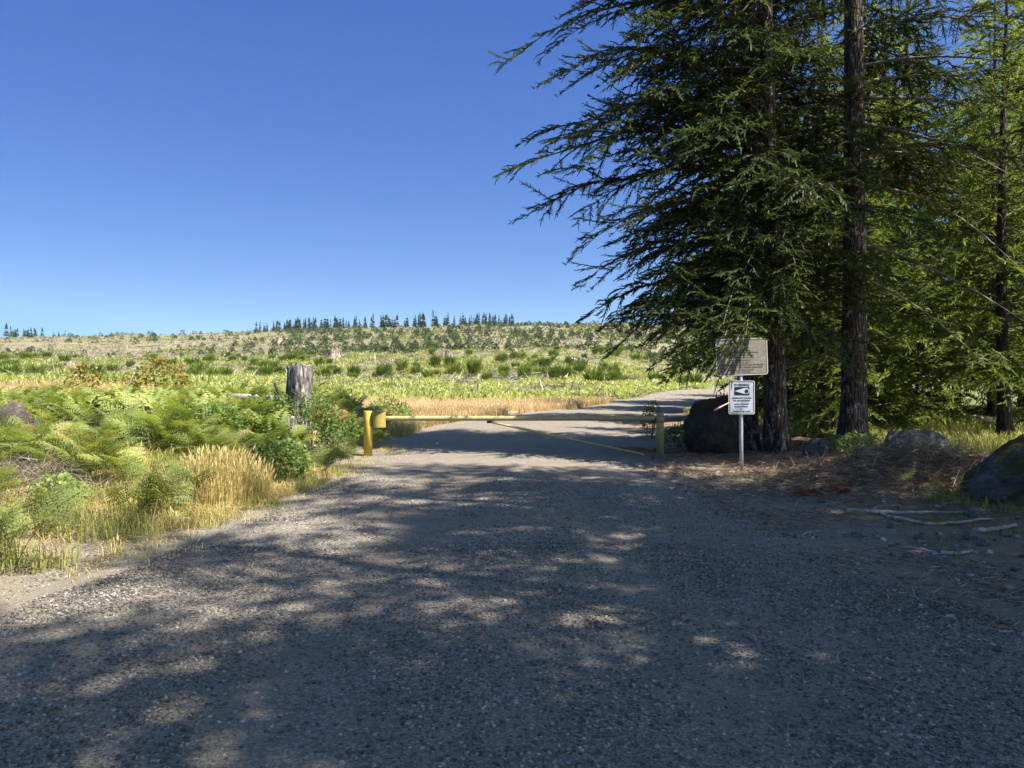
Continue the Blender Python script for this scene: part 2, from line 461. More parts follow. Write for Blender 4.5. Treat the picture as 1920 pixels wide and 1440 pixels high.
# old yellow gate paint
def paint(name, yel, wear):
    t = NT(name); v = t.coord(); n = t.noise(v, 7, 8, .7); n2 = t.noise(v, 30, 6, .75)
    c = t.ramp(n, [(.3, tuple(k * .72 for k in yel)), (.7, yel)])
    c = t.mix(t.ramp(n2, [(.60, (0, 0, 0)), (.66, (1, 1, 1))]), c, (.07, .05, .035))
    c = t.mix(t.ramp(t.noise(v, 3.3, 8, .75), [(wear, (0, 0, 0)), (wear + .06, (1, 1, 1))]), c, (.21, .18, .13))
    t.base(c); t.p.inputs["Roughness"].default_value = .5; t.p.inputs["Specular IOR Level"].default_value = .4
    t.bump(n2, .3, .004); return t.m
M['yellow'] = paint("yellow_gate_paint", (.56, .42, .075), .72)
M['yellow_old'] = paint("faded_gate_paint", (.36, .31, .145), .57)
M['yellow_olive'] = paint("olive_gate_paint", (.34, .28, .07), .66)
t = NT("galvanised_steel"); v = t.coord(); n = t.noise(v, 12, 5); t.base(t.ramp(n, [(.3, (.30, .31, .33)), (.7, (.50, .51, .53))]))
t.p.inputs["Metallic"].default_value = .5; t.p.inputs["Roughness"].default_value = .5; M['steel'] = t.m
t = NT("dark_steel"); t.base((.04, .035, .03)); M['darksteel'] = t.m
def plain(name, c, rough=.6, dirt=None, sc=9):
    t = NT(name)
    if dirt:
        v = t.coord(); n = t.noise(v, sc, 8, .75); t.base(t.ramp(n, [(.35, dirt), (.65, c)]))
    else: t.base(c)
    t.p.inputs["Roughness"].default_value = rough; return t.m
M['sign_white'] = plain("white_sign_face", (.46, .50, .56), .45, (.34, .37, .42), 6)
M['sign_old'] = plain("weathered_sign_face", (.27, .255, .215), .8, (.15, .14, .115), 14)
M['sign_edge'] = plain("sign_edge", (.52, .52, .50), .5)
M['sign_ink'] = plain("black_sign_ink", (.012, .013, .02), .5)
M['sign_faded'] = plain("faded_sign_ink", (.07, .068, .06), .8)
M['ribbon'] = plain("pink_ribbon", (.72, .36, .33), .6)
M['mountain'] = plain("distant_forest", (.045, .07, .05), .95, (.03, .05, .04), .004)

# ------------------------------------------------------------------ ground, road, far hill
def sinh_axis(lo, hi, c, a, n):
    s = np.linspace(math.asinh((lo - c) / a), math.asinh((hi - c) / a), n)
    return c + a * np.sinh(s)
gx = sinh_axis(-2500, 2500, 0, 7, 420); gy = sinh_axis(-70, 7000, 9, 8, 420)
X, Y = np.meshgrid(gx, gy)
Z = ground_z(X, Y)
inn = road_in(X, Y)
Z = Z - .07 * sstep(.25, .7, inn) * (Y < 190)
def zone_cols(X, Y):
    inn = road_in(X, Y) + (fbm(X * 1.3, Y * 1.3, 31) - .5) * 1.6
    n = fbm(X * .35, Y * .35, 41); n2 = fbm(X * .12, Y * .12, 43)
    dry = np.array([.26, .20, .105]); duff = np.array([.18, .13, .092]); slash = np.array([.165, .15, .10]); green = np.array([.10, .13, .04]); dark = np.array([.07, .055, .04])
    C = np.broadcast_to(slash, X.shape + (3,)).copy()
    def blend(C, c, w): return C * (1 - w[..., None]) + c * w[..., None]
    far = sstep(60, 110, Y)
    C = blend(C, green, sstep(.42, .62, n2) * .45 * (1 - .6 * sstep(130, 170, Y)))
    left = (X < road_l(Y))
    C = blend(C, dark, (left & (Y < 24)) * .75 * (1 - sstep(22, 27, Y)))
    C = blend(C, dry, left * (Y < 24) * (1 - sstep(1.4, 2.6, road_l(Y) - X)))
    C = blend(C, dry, left * sstep(22, 26, Y) * (1 - sstep(44, 50, Y)) * .9)
    right = (X > road_r(Y)) & (Y < 80)
    C = blend(C, duff, right * 1.0)
    C = blend(C, green, right * sstep(10, 13, X) * sstep(14, 18, Y) * .8)
    a = sstep(-1.3, .1, inn) * (Y < 190)
    a = np.maximum(a, right * sstep(4.0, 8.5, 13 - Y) * (1 - sstep(5.0, 9.0, X)) * .65)
    return np.concatenate([C, a[..., None]], -1)
V = np.stack([X, Y, Z], -1).reshape(-1, 3)
nx, ny = len(gx), len(gy)
ii = (np.arange(ny - 1)[:, None] * nx + np.arange(nx - 1)[None]).ravel()
F = np.stack([ii, ii + 1, ii + 1 + nx, ii + nx], 1)
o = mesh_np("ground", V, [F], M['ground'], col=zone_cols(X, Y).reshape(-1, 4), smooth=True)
tag(o, kind='structure', label="cleared rolling land with dry soil, slash and forest litter")

ry = np.concatenate([np.arange(-25, 30, .3), np.arange(30, 185, .8)])
tt = np.linspace(0, 1, 31)
RX = road_l(ry)[:, None] * (1 - tt) + road_r(ry)[:, None] * tt
rag = (fbm(ry * 1.1, ry * 0, 51) - .5) * .9; rag2 = (fbm(ry * 1.1, ry * 0 + 9, 52) - .5) * .9
RX = RX + rag[:, None] * (1 - tt) ** 6 + rag2[:, None] * tt ** 6
RYY = np.broadcast_to(ry[:, None], RX.shape)
ci = tt * 2 - 1
crown = .05 * (1 - ci ** 2) - .025 * (np.exp(-((ci - .3) / .13) ** 2) + np.exp(-((ci + .32) / .13) ** 2))
RZ = ground_z(RX, RYY) + .012 + crown[None] + (fbm(RX * 1.4, RYY * .7, 55) - .5) * .03 - .05 * np.abs(ci)[None] ** 12
n2 = len(tt); ii = (np.arange(len(ry) - 1)[:, None] * n2 + np.arange(n2 - 1)[None]).ravel()
o = mesh_np("gravel_road", np.stack([RX, RYY, RZ], -1).reshape(-1, 3), [np.stack([ii, ii + 1, ii + 1 + n2, ii + n2], 1)], M['gravel'], smooth=True,
            tint=(np.broadcast_to(np.exp(-((ci - .3) / .15) ** 2) + np.exp(-((ci + .32) / .15) ** 2) - .5 * np.abs(ci) ** 6, RX.shape) + (fbm(RX * .9, RYY * .5, 57) - .5) * .7).ravel())
tag(o, kind='structure', label="grey gravel forest road running under the gate and curving right")

def road_z(x, y):
    l = road_l(y); r = road_r(y); c = (x - l) / (r - l) * 2 - 1
    cr = .05 * (1 - c ** 2) - .025 * (np.exp(-((c - .3) / .13) ** 2) + np.exp(-((c + .32) / .13) ** 2))
    return np.where(np.abs(c) < 1, ground_z(x, y) + .012 + cr + (fbm(x * 1.4, y * .7, 55) - .5) * .03 - .05 * np.abs(c) ** 12, ground_z(x, y))

mx = np.linspace(-1, 1, 60); my = np.linspace(-1, 1, 16); MX, MY = np.meshgrid(mx, my)
mh = np.exp(-((MX / .42) ** 2)) * (1 - MY ** 2) * 300 * (.85 + .3 * fbm(MX * 3, MY * 2, 61)) + 120 * np.exp(-(((MX - .5) / .3) ** 2)) * (1 - MY ** 2)
ii = (np.arange(15)[:, None] * 60 + np.arange(59)[None]).ravel()
o = mesh_np("distant_hill", np.stack([-2220 + MX * 620, 4300 + MY * 400, mh - 8], -1).reshape(-1, 3), [np.stack([ii, ii + 1, ii + 61, ii + 60], 1)], M['mountain'], smooth=True)
tag(o, kind='structure', label="blue forested mountain far beyond the left ridge")

# ------------------------------------------------------------------ loose gravel and pebbles
sv, sf = icosphere(1)
g = np.random.default_rng(3)
def stone_template(k):
    q = np.random.default_rng(100 + k)
    v = sv * (1 + q.uniform(-.28, .28, (len(sv), 1))) * np.array([1.15, .85, .6])
    return v, sf, np.full(len(v), 0.)
low = []
for k in range(5):
    q = np.random.default_rng(200 + k)
    b = box(0, 0, 0, 1.5, 1.15, .85); low.append((b[0] + q.uniform(-.28, .28, (8, 3)), b[1], np.zeros(8)))
def stones(n, ylo, yhi, rlo, rhi, pw, xlo=None, xhi=None, cut=None):
    # area-uniform over the wedge in front of the camera and a margin round it
    y = np.sqrt(g.uniform(ylo ** 2, yhi ** 2, n)); x = g.uniform(-1, 1, n) * (.72 * y + .4)
    inn = road_in(x, y)
    keep = inn > g.uniform(-.7, .25, n)
    dens = fbm(x * 1.1, y * .8, 71)
    c_ = (x - road_l(y)) / (road_r(y) - road_l(y)) * 2 - 1
    lane = np.exp(-((c_ - .3) / .16) ** 2) + np.exp(-((c_ + .32) / .16) ** 2)
    keep &= dens - .10 * lane > g.uniform(.15, .58, n)
    x, y = x[keep], y[keep]; n = len(x)
    r = rlo + (rhi - rlo) * g.uniform(0, 1, n) ** pw
    z = road_z(x, y) + r * .12
    return x, y, z, r
parts = []
for args in ((150000, 2.4, 7.5, .0032, .0135, 2.6), (50000, 7, 13, .005, .016, 2.4)):
    x, y, z, r = stones(*args)
    k = g.integers(0, 5, len(x))
    for j in range(5):
        m = k == j
        parts.append(scatter(low[j], rotm(g.uniform(0, 6.3, m.sum()), g.normal(0, .25, m.sum()), g.normal(0, .25, m.sum()), r[m]),
                             np.stack([x[m], y[m], z[m]], 1), g.uniform(0, 1, m.sum()) ** 1.3))
n = 9000; y = np.sqrt(g.uniform(4.2 ** 2, 14 ** 2, n)); x = g.uniform(2.2, 9, n); keep = (road_in(x, y) < .9) & (fbm(x * .9, y * .9, 75) > g.uniform(.35, .65, n)) & (x > 2.4); x, y = x[keep], y[keep]; r = .007 + .035 * g.uniform(0, 1, len(x)) ** 4
parts.append(scatter(low[1], rotm(g.uniform(0, 6.3, len(x)), g.normal(0, .25, len(x)), g.normal(0, .25, len(x)), r), np.stack([x, y, road_z(x, y) + r * .2], 1), g.uniform(0, 1, len(x)) ** 1.1))
V, F, T = join(parts)
o = mesh_np("loose_gravel", V, [F], M['stone'], tint=T)
tag(o, "loose grey crushed stones scattered over the road surface", kind='stuff')

# ------------------------------------------------------------------ fir branches
def kz(L):   # branch axis in its own frame: out along +X, arching down
    return lambda t: np.stack([L * t, 0 * t, L * (.07 * np.sin(PI * t) - .17 * t ** 2)], -1)

def branch_template(L, seed, lat_gap=.115, f_gap=.052, flen=.115, fw=.031, bare=.10, droop=1.0, latmax=1.25):
    q = np.random.default_rng(seed)
    B, D, LN, TT, WD = [], [], [], [], []
    def bough(o, az, pit, L, bare, r0, forks):
        ca, sa = math.cos(az), math.sin(az)
        wy = np.cumsum(q.normal(0, 1, 12)); wy = (wy - wy[0]) * .016 * L; wz = np.cumsum(q.normal(0, 1, 12)); wz = (wz - wz[0]) * .011 * L; ts = np.linspace(0, 1, 12)
        arch = q.uniform(.02, .17)
        def ax(t):
            lx = L * t; ly = np.interp(t, ts, wy); lz = L * (.10 * math.sin(PI * t) - arch * t * t + pit * t) + np.interp(t, ts, wz)
            return np.array([o[0] + ca * lx - sa * ly, o[1] + sa * lx + ca * ly, o[2] + lz])
        fw_d = np.array([ca, sa, 0]); sd_d = np.array([-sa, ca, 0])
        nl = max(3, int(L * (1 - bare) / lat_gap)); side = 1; clump = q.uniform(0, 6.3)
        for i in range(nl):
            t = min(max(bare + (1 - bare) * (i + q.uniform(-.4, .4)) / nl, .03), .99)
            p0 = ax(t); side = -side
            cl = .72 + .38 * math.sin(t * L * 3.1 + clump)
            ll = (min(latmax, .30 * L * (1 - t) ** .6) + .14) * q.uniform(.45, 1.25) * cl
            if q.random() < .10: continue
            a = q.uniform(.6, 1.2) - .3 * t
            d0 = fw_d * math.cos(a) + sd_d * side * math.sin(a) + np.array([0, 0, q.normal(-.04, .2)])
            nf = max(2, int(ll / f_gap)); dr = droop * q.uniform(-.2, .6)
            for k in range(nf + 1):
                s = (k + .4) / (nf + .4)
                p = p0 + d0 * ll * s + np.array([0, 0, -dr * ll * s * s])
                tg = d0 + np.array([0, 0, -2 * dr * s]); tg /= np.linalg.norm(tg)
                pr = np.cross(tg, [0, 0, 1.]); pr /= np.linalg.norm(pr)
                for sd in ((-1, 1) if k < nf else (0,)):
                    if q.random() < .08: continue
                    B.append(p); D.append(tg * q.uniform(.6, 1) + sd * pr * q.uniform(.45, .95) + np.array([0, 0, q.uniform(-.6, .3)])); LN.append(flen * q.uniform(.5, 1.2) * (1 if sd else 1.25)); TT.append(.15 + .4 * s * t + q.uniform(-.15, .25))
                B.append(p - tg * ll / nf * .9); D.append(tg); LN.append(ll / nf * 1.25); TT.append(.2 + q.uniform(-.1, .1))
        for i in range(int(L * .9 / .12)):
            t = bare + (1 - bare) * q.random(); B.append(ax(t)); D.append(fw_d * .8 + sd_d * q.uniform(-.7, .7) + np.array([0, 0, q.uniform(-.2, .8)])); LN.append(flen); TT.append(.3)
        WD.append(tube(np.array([ax(t) for t in np.linspace(0, .97, 7)]), np.linspace(r0, .004, 7), 4, cap=False))
        if forks:
            for sd in (-1, 1):
                for t in ((.3, .58) if L > 3 else (.42,)):
                    if q.random() < .2: continue
                    t = t + q.uniform(-.08, .08); bough(ax(t), az + sd * q.uniform(.45, .8), pit * .5 + q.normal(-.03, .1), L * (1 - t) * q.uniform(.55, .95), .12, r0 * .5, False)
    bough(np.zeros(3), 0, 0, L, bare, .010 + .0075 * L, L > 1.5)
    fol = strips(np.array(B), np.array(D), np.array(LN), fw * q.uniform(.8, 1.3, len(B)), np.clip(np.array(TT), 0, 1))
    return fol, join(WD)

print("templates")
LENS = [1.2, 2.2, 3.4, 4.6, 5.6]
TPL = {(i, v): branch_template(L, 1000 + i * 10 + v) for i, L in enumerate(LENS) for v in range(3)}
TPL_B = {(i, v): branch_template(L, 2000 + i * 10 + v, .20, .09, .22, .056, .10, 1.0) for i, L in enumerate(LENS) for v in range(2)}

def assemble(br, tpl, nv, q):
    """br: array rows (x,y,z,az,pitch,length) -> foliage and wood arrays"""
    br = np.asarray(br, float); fol, wd = [], []
    idx = np.argmin(np.abs(br[:, 5:6] - np.array(LENS)[None]), 1); var = q.integers(0, nv, len(br))
    for key, (tf, tw) in tpl.items():
        m = (idx == key[0]) & (var == key[1])
        if not m.any(): continue
        b = br[m]; mat = rotm(b[:, 3], b[:, 4], q.normal(0, .18, m.sum()), b[:, 5] / LENS[key[0]])
        fol.append(scatter(tf, mat, b[:, :3], q.normal(0, .10, m.sum()))); wd.append(scatter(tw, mat, b[:, :3]))
    return join(fol), join(wd)

def trunk_arrays(path, H, r0, seed, seg=22, flare=.45, step=.3):
    q = np.random.default_rng(seed); zs = np.concatenate([np.arange(-.25, 1.6, .12), np.arange(1.6, H * .97, step)])
    ph = q.uniform(0, 6.3, 5); V = []
    a = np.linspace(0, 2 * PI, seg, endpoint=False)
    for zc in zs:
        r = r0 * max(.04, (1 - max(zc, 0) / H)) ** .85 + r0 * flare * math.exp(-max(zc, 0) / .33)
        lob = 1 + .16 * math.exp(-max(zc, 0) / .5) * np.sin(4 * a + ph[0]) + .025 * np.sin(7 * a + ph[1] + zc) + .03 * np.sin(3 * a + ph[2] + zc * .7)
        rr = r * lob * (1 + q.uniform(-.03, .03, seg))
        cx, cy = path(zc)
        V.append(np.stack([cx + rr * np.cos(a), cy + rr * np.sin(a), np.full(seg, zc)], 1))
    V = np.concatenate(V); n = len(zs); F = []
    for i in range(n - 1):
        for k in range(seg):
            A = i * seg + k; B = i * seg + (k + 1) % seg; F.append((A, B, B + seg, A + seg))
    return V, np.array(F), np.full(len(V), .5)

def dead_limb(p0, az, pitch, L, seed, r=.03, sag=.35, twigs=9):
    q = np.random.default_rng(seed); t = np.linspace(0, 1, 10)
    d = np.array([math.cos(az), math.sin(az), 0]); s = np.array([-d[1], d[0], 0])
    wob = np.cumsum(q.normal(0, .02, 10)) * L * .4
    P = np.array(p0) + d * (L * t)[:, None] * math.cos(pitch) + s * wob[:, None] + np.array([0, 0, 1.]) * (L * (t * math.sin(pitch) - sag * t ** 2))[:, None]
    parts = [tube(P, r * (1 - .85 * t) + .003, 6, cap=False)]
    for k in range(twigs):
        i = q.integers(3, 10); l = q.uniform(.15, .55) * min(1, L / 2.5)
        dd = d * q.uniform(.2, 1) + s * q.normal(0, .7) + np.array([0, 0, q.uniform(-.9, .2)]); dd /= np.linalg.norm(dd)
        tq = np.linspace(0, 1, 4)
        parts.append(tube(P[i] + dd * (l * tq)[:, None] + np.array([0, 0, -.3 * l]) * (tq ** 2)[:, None], .007 * (1 - .7 * tq), 4, cap=False))
    return parts

def make_fir(loc, H, r0, base, nbr, lmax, seed, label, group=None, extra=(), lean=(0, 0), skip=None, tpl=None, nv=3, light=False, dead=(), taper=.8,
             bark='bark', cat="tree", name="fir_tree", loz=None, moss=0, seg=22):
    q = np.random.default_rng(seed)
    root = empty(name, (loc[0], loc[1], gz(*loc)), label, cat, group)
    bend = q.uniform(-.15, .15, 2)
    path = lambda z: (lean[0] * z + bend[0] * math.sin(z * .25), lean[1] * z + bend[1] * math.sin(z * .21))
    mesh_np("trunk", *(lambda a: (a[0], [a[1]]))(trunk_arrays(path, H, r0, seed, seg)), M[bark], root, smooth=True)
    br = []
    for i in range(nbr):
        f = (i + q.random()) / nbr; z = base + (H - base) * f ** 1.15 * .97; az = (i * 2.39996 + q.normal(0, .35)) % (2 * PI)
        if skip and skip(z, az): continue
        L = lmax * (1 - (z - base) / (H - base)) ** taper * q.uniform(.7, 1.1) + .35
        pit = -.18 + .55 * (z - base) / (H - base) + q.normal(0, .1)
        cx, cy = path(z)
        br.append((cx, cy, z, az, pit, L))
    br += [e for e in extra]
    fol, wd = assemble(br, tpl or TPL, nv, q)
    mesh_np("crown", fol[0], [fol[1]], M['fir_light' if light else 'fir'], root, tint=fol[2])
    parts = [wd]
    mesh_np("limbs", wd[0], [wd[1]], M['twig'], root, smooth=True)
    for (z, az, pit, L, r, sag) in dead:
        cx, cy = path(z)
        wood("dead_branch", dead_limb((cx, cy, z), az, pit, L, int(z * 97 + az * 10), r, sag), M['twig'], root)
    return root

print("trees")
D = R
# left-hand trunk behind the sign; its long boughs make the outline against the sky
T1 = make_fir((5.3, 17.4), 27, .235, 3.0, 165, 3.4, 21, "straight fir closest to the boulder, its long dark boughs reaching left over the road",
    group="big firs along the right side of the road",
    extra=[(0, 0, 8.9, D(172), 0, 4.3), (0, 0, 9.9, D(190), .03, 4.4), (0, 0, 10.6, D(173), .05, 4.7), (0, 0, 11.0, D(203), .05, 4.0), (0, 0, 11.8, D(180), .1, 4.3), (0, 0, 12.4, D(192), .1, 3.9), (0, 0, 7.6, D(194), -.05, 4.3), (0, 0, 8.3, D(210), -.02, 3.9), (0, 0, 9.7, D(178), -.02, 5.6), (0, 0, 10.3, D(196), .05, 5.0), (0, 0, 8.6, D(188), -.0, 4.9), (0, 0, 8.0, D(170), -.12, 4.4),
           (0, 0, 6.9, D(184), -.08, 5.7), (0, 0, 6.2, D(176), -.12, 5.5), (0, 0, 5.6, D(192), -.2, 4.5), (0, 0, 4.6, D(180), -.2, 4.1), (0, 0, 3.9, D(187), -.18, 3.9),
           (0, 0, 3.3, D(175), -.2, 3.4), (0, 0, 2.9, D(195), -.2, 2.6), (0, 0, 3.25, D(245), -.25, 4.5), (0, 0, 3.4, D(246.5), -.27, 4.4), (0, 0, 3.3, D(242), -.25, 4.4), (0, 0, 3.6, D(248), -.28, 4.3), (0, 0, 3.3, D(241), -.17, 4.4), (0, 0, 3.0, D(239), -.12, 4.3), (0, 0, 3.5, D(243), -.2, 4.6), (0, 0, 2.9, D(235), -.12, 4.0), (0, 0, 4.2, D(238), -.25, 3.8), (0, 0, 7.3, D(205), -.1, 4.3), (0, 0, 5.2, D(215), -.15, 4.2),
           (0, 0, 9.2, D(215), 0, 4.2), (0, 0, 11.3, D(185), .1, 4.6), (0, 0, 6.4, D(228), -.1, 3.8), (0, 0, 7.9, D(150), -.1, 4.2), (0, 0, 5.0, D(150), -.15, 4.0), (0, 0, 3.6, D(155), -.15, 3.6)])
T2 = make_fir((5.82, 16.9), 25, .24, 4.0, 150, 3.2, 22, "slightly leaning fir close behind the two signs, grey bark showing below the boughs",
    group="big firs along the right side of the road", lean=(-.028, .0), skip=lambda z, az: z < 15 and (az > 4.95 or az < .5),
    extra=[(-.2, 0, 8.0, D(265), -.15, 2.6), (-.25, 0, 9.4, D(250), -.1, 2.6), (-.28, 0, 10.7, D(262), -.1, 2.4), (-.2, 0, 7.0, D(240), -.15, 2.8), (-.1, 0, 5.6, D(262), -.2, 3.6), (-.1, 0, 5.1, D(278), -.22, 3.0), (-.1, 0, 4.4, D(268), -.25, 2.6)])
T3 = make_fir((7.75, 17.5), 28, .285, 6.0, 155, 3.7, 23, "thickest fir with a tall bare lichened trunk and dead lower branches",
    group="big firs along the right side of the road", skip=lambda z, az: z < 16 and 3.3 < az < 6.1,
    extra=[(0, 0, 6.6, D(262), -.2, 1.9), (0, 0, 10.9, D(250), -.1, 2.0), (0, 0, 9.3, D(285), -.15, 1.5), (0, 0, 8.2, D(12), .0, 4.6), (0, 0, 9.4, D(8), .05, 4.8), (0, 0, 10.3, D(25), .05, 4.4), (0, 0, 7.6, D(18), -.05, 4.2), (0, 0, 11.2, D(0), .1, 4.6), (0, 0, 8.8, D(35), 0, 4.2), (0, 0, 6.6, D(-20), -.12, 3.8), (0, 0, 5.2, D(200), -.1, 3.2), (0, 0, 4.6, D(160), -.1, 3.0), (0, 0, 6.2, D(20), -.15, 3.5)],
    dead=[(7.9, D(2), .06, 3.0, .045, .10), (7.4, D(8), -.05, 3.8, .05, .22), (6.6, D(-12), .12, 3.4, .04, .45), (5.9, D(4), .1, 3.9, .042, .55), (4.6, D(-8), -.25, 3.6, .035, .25),
          (3.9, D(6), -.3, 3.2, .03, .3), (2.6, D(-25), .1, 1.0, .022, .5), (3.4, D(170), -.1, 2.2, .022, .4), (5.0, D(195), .1, 2.4, .025, .5), (6.9, D(220), .0, 1.5, .02, .6),
          (8.6, D(-30), .1, 3.2, .04, .3), (2.2, D(175), -.05, 1.5, .016, .3)])
# generic tall fir, first stands right of the frame beside the road: it shades the foreground
P4 = make_fir((9.3, 7.5), 24, .24, 7.0, 92, 4.2, 24, "tall fir beyond the right edge of the view, boughs hanging into the upper right",
    group="big firs along the right side of the road")
P5 = make_fir((17.9, 28.6), 17, .22, 2.0, 88, 3.7, 25, "dark trunked fir at the far right beside the bright grass", tpl=TPL_B, nv=2, bark='bark_far', light=True, seg=12,
    group="firs of the sunlit wood on the right",
    extra=[(0, 0, 3.4 + .62 * k, D(200 + 47 * k % 140), -.15, 1.6 + .5 * (k % 3)) for k in range(15)], dead=[(3.6, D(150), .1, 2.5, .03, .4), (4.4, D(200), .0, 2.8, .03, .4), (5.6, D(170), .1, 3, .03, .4)])
P6 = make_fir((10.6, 23.5), 7.5, .07, .3, 66, 2.3, 26, "bright young fir between the leaning fir and the thick trunk", tpl=TPL_B, nv=2, bark='bark_far', light=True, seg=8,
    name="young_fir", group="young firs in the wood on the right")
for (x, y, rz, sc, lb) in (
    (8.3, 5.2, 2.1, 1.0, "tall fir standing right beside the camera position, outside the view"),
    (7.8, 1.6, 4.0, .95, "tall fir abreast of the camera position on the right"),
    (7.9, -2.6, 5.2, 1.05, "tall fir just behind and right of the camera position"),
    (8.4, -7.0, .6, 1.0, "tall fir further behind the camera on the right"),
    (6.3, -1.6, 3.3, .95, "tall fir nearest behind the camera beside the road"),
    (6.4, -6.2, 1.2, 1.0, "tall fir beside the road well behind the camera"),
    (19.5, 38.0, 4.4, 1.0, "tall dark fir at the upper right behind the thick trunk"),
    (25.0, 37.0, 5.3, 1.05, "tall dark fir at the right edge over the bright grass"),
    (11.6, 2.4, 2.8, 1.05, "tall fir in the second row abreast of the camera"),
    (11.4, -3.0, 1.7, 1.0, "tall fir in the second row behind the camera"),
    (12.6, 13.2, 1.0, 1.0, "tall fir set back at the right edge of the view behind the rounded boulder")):
    copy_tree(P4, (x, y, gz(x, y)), rz, sc, lb)
for (x, y, rz, sc, lb) in (
    (17.0, 29.5, 1.3, .8, "thinner dark fir close left of the far right trunk"),
    (12.2, 27, 2.2, 1.0, "fir whose crown fills the gap right of the thick trunk"),
    (15.2, 33, 3.3, 1.1, "fir behind the pale log at the edge of the wood"),
    (8.8, 29, 4.1, 1.05, "fir behind the gap between the leaning fir and the thick trunk"),
    (21.5, 31, 5.0, 1.1, "fir at the right edge behind the bright grass"),
    (24, 36, .6, 1.25, "tall pale fir deepest in the wood on the right"),
    (11, 36, 1.9, 1.1, "fir in the second row left of the thick trunk"),
    (18.5, 40, 2.8, 1.1, "fir in the third row above the pale log"),
    (14.8, 40, 4.4, .9, "fir standing on the right of the bending road past the gate, nearest"),
    (19.0, 47, 5.4, 1.0, "second fir on the right of the bending road past the gate"),
    (22.0, 52, .9, 1.1, "third fir on the right of the bending road past the gate"),
    (31.0, 63, 1.9, 1.1, "farthest fir on the right of the bending road past the gate"),
    (16.0, 25.6, 2.6, .72, "sunlit fir just left of the two far dark trunks, nearer than them"),
    (19.4, 26.2, 4.9, .78, "sunlit fir just right of the two far dark trunks, nearer than them"),
    (26.5, 30, 2.2, 1.2, "tall fir behind the right edge of the bright grass"),
    (15.0, 44, .2, 1.25, "tall fir at the back of the wood above the thick trunk"),
    (22.5, 44, 3.0, 1.3, "tallest fir at the back of the wood on the right"),
    (9.0, 22.3, 3.9, .75, "slender fir right behind the leaning pair"),
    (13.2, 20.6, 5.7, .8, "sunlit fir right of the thick trunk, nearer than the wood")):
    copy_tree(P5, (x, y, gz(x, y)), rz, sc, lb)
for (x, y, rz, sc, lb) in (
    (12.9, 24.5, 1.1, .8, "bright young fir low behind the long grey boulder"),
    (8.6, 20.6, 2.0, .55, "small young fir close behind the leaning pair of firs"),
    (14.6, 26.5, 3.3, .9, "bright young fir left of the pale log"),
    (15.6, 22.8, 4.2, .6, "small young fir standing in the bright grass"),
    (10.2, 28.5, 5.1, 1.1, "taller young fir behind the thick trunk"),
    (20.2, 27, .2, .8, "young fir right of the two far dark trunks")):
    copy_tree(P6, (x, y, gz(x, y)), rz, sc, lb)

# ------------------------------------------------------------------ gate
print("gate")
gy0 = 17.1
zg = gz(-3.2, gy0)
def local(V, c): return V - np.array(c)
gate = empty("road_gate", (0, gy0, gz(0, gy0)), "long yellow pipe barrier gate closed across the gravel road", "gate")
g0 = Vector(gate.location)
def gpart(name, arr, m, smooth=True, parent=None):
    V, F, T = arr; q, t = split_degenerate(F)
    return mesh_np(name, V - np.array(g0), [q, t], [m, m], parent or gate, smooth=smooth)
def pipe(p, q, r, seg=18, n=24):
    t = np.linspace(0, 1, n)[:, None]; return tube(np.array(p) * (1 - t) + np.array(q) * t, r, seg)
def flat_shade(o, ang=.6):
    return o
zl = gz(-3.2, gy0); zr = float(road_z(np.array(3.28), np.array(gy0)))
def capped_post(x, y, z0, z1, r):
    pts = [(x, y, z0), (x, y, z1 - .006), (x, y, z1 - .002), (x, y, z1)]
    return tube(pts, [r, r, r * .985, r * .9], 24)
pl = gpart("latch_post", capped_post(-3.2, gy0, -.1, 1.0, .097), M['yellow'])
pr = gpart("hinge_post", capped_post(3.29, gy0, -.1, .965, .082), M['yellow_old'])
# half-round lock shroud on the latch post
th = np.linspace(R(150), R(390), 20); cx, cy, cz = -2.95, gy0 - .03, .82
V = []; rr = .15
for zz_, r in ((.64, rr), (.995, rr), (.995, rr - .012), (.64, rr - .012)):
    V.append(np.stack([cx + r * np.cos(th), cy + r * np.sin(th) * .8, np.full(20, zz_)], 1))
V = np.concatenate(V); F = []
for a, b in ((0, 1), (1, 2), (2, 3), (3, 0)):
    for k in range(19): F.append((a * 20 + k, a * 20 + k + 1, b * 20 + k + 1, b * 20 + k))
F += [(0, 20, 40, 60), (19, 79, 59, 39)]
sh = gpart("lock_shroud", (V, np.array(F), np.zeros(80)), M['yellow_olive'], False)
gpart("shroud_lid", tube([(cx, cy - .0, .996), (cx, cy, 1.002)], [.152, .152], 20), M['darksteel'])
boom = gpart("boom", pipe((-2.86, gy0, .835), (3.17, gy0, .84), .056, 18, 40), M['yellow_old'])
0 and gpart("boom_end_paint", tube([(-2.86, gy0, .835), (-2.3, gy0, .8354), (-1.75, gy0, .836)], .0645, 18, cap=False), M['yellow'])
gpart("brace", pipe((-.46, gy0 - .01, .755), (2.92, gy0 - .05, .035), .027, 12, 20), M['yellow_old'])
b = box(-.49, gy0, .765, .14, .05, .07); gpart("brace_bracket", b, M['darksteel'], False)
gpart("hinge_collar", tube([(3.29, gy0, .74), (3.29, gy0, .9)], .098, 20), M['yellow_old'])
gpart("hinge_arm", box(3.16, gy0, .80, .16, .05, .11), M['darksteel'], False)
wood("bent_wire", [tube([(-3.0 + 6.1, gy0 - .06, .93), (3.16, gy0 - .1, .965), (3.24, gy0 - .08, .94), (3.3, gy0 - .09, .95)], .008, 5)], M['stick'], None)
w_ = bpy.data.objects["bent_wire"]; tag(w_, "short pale bent twig lying on top of the right gate post", "twig")

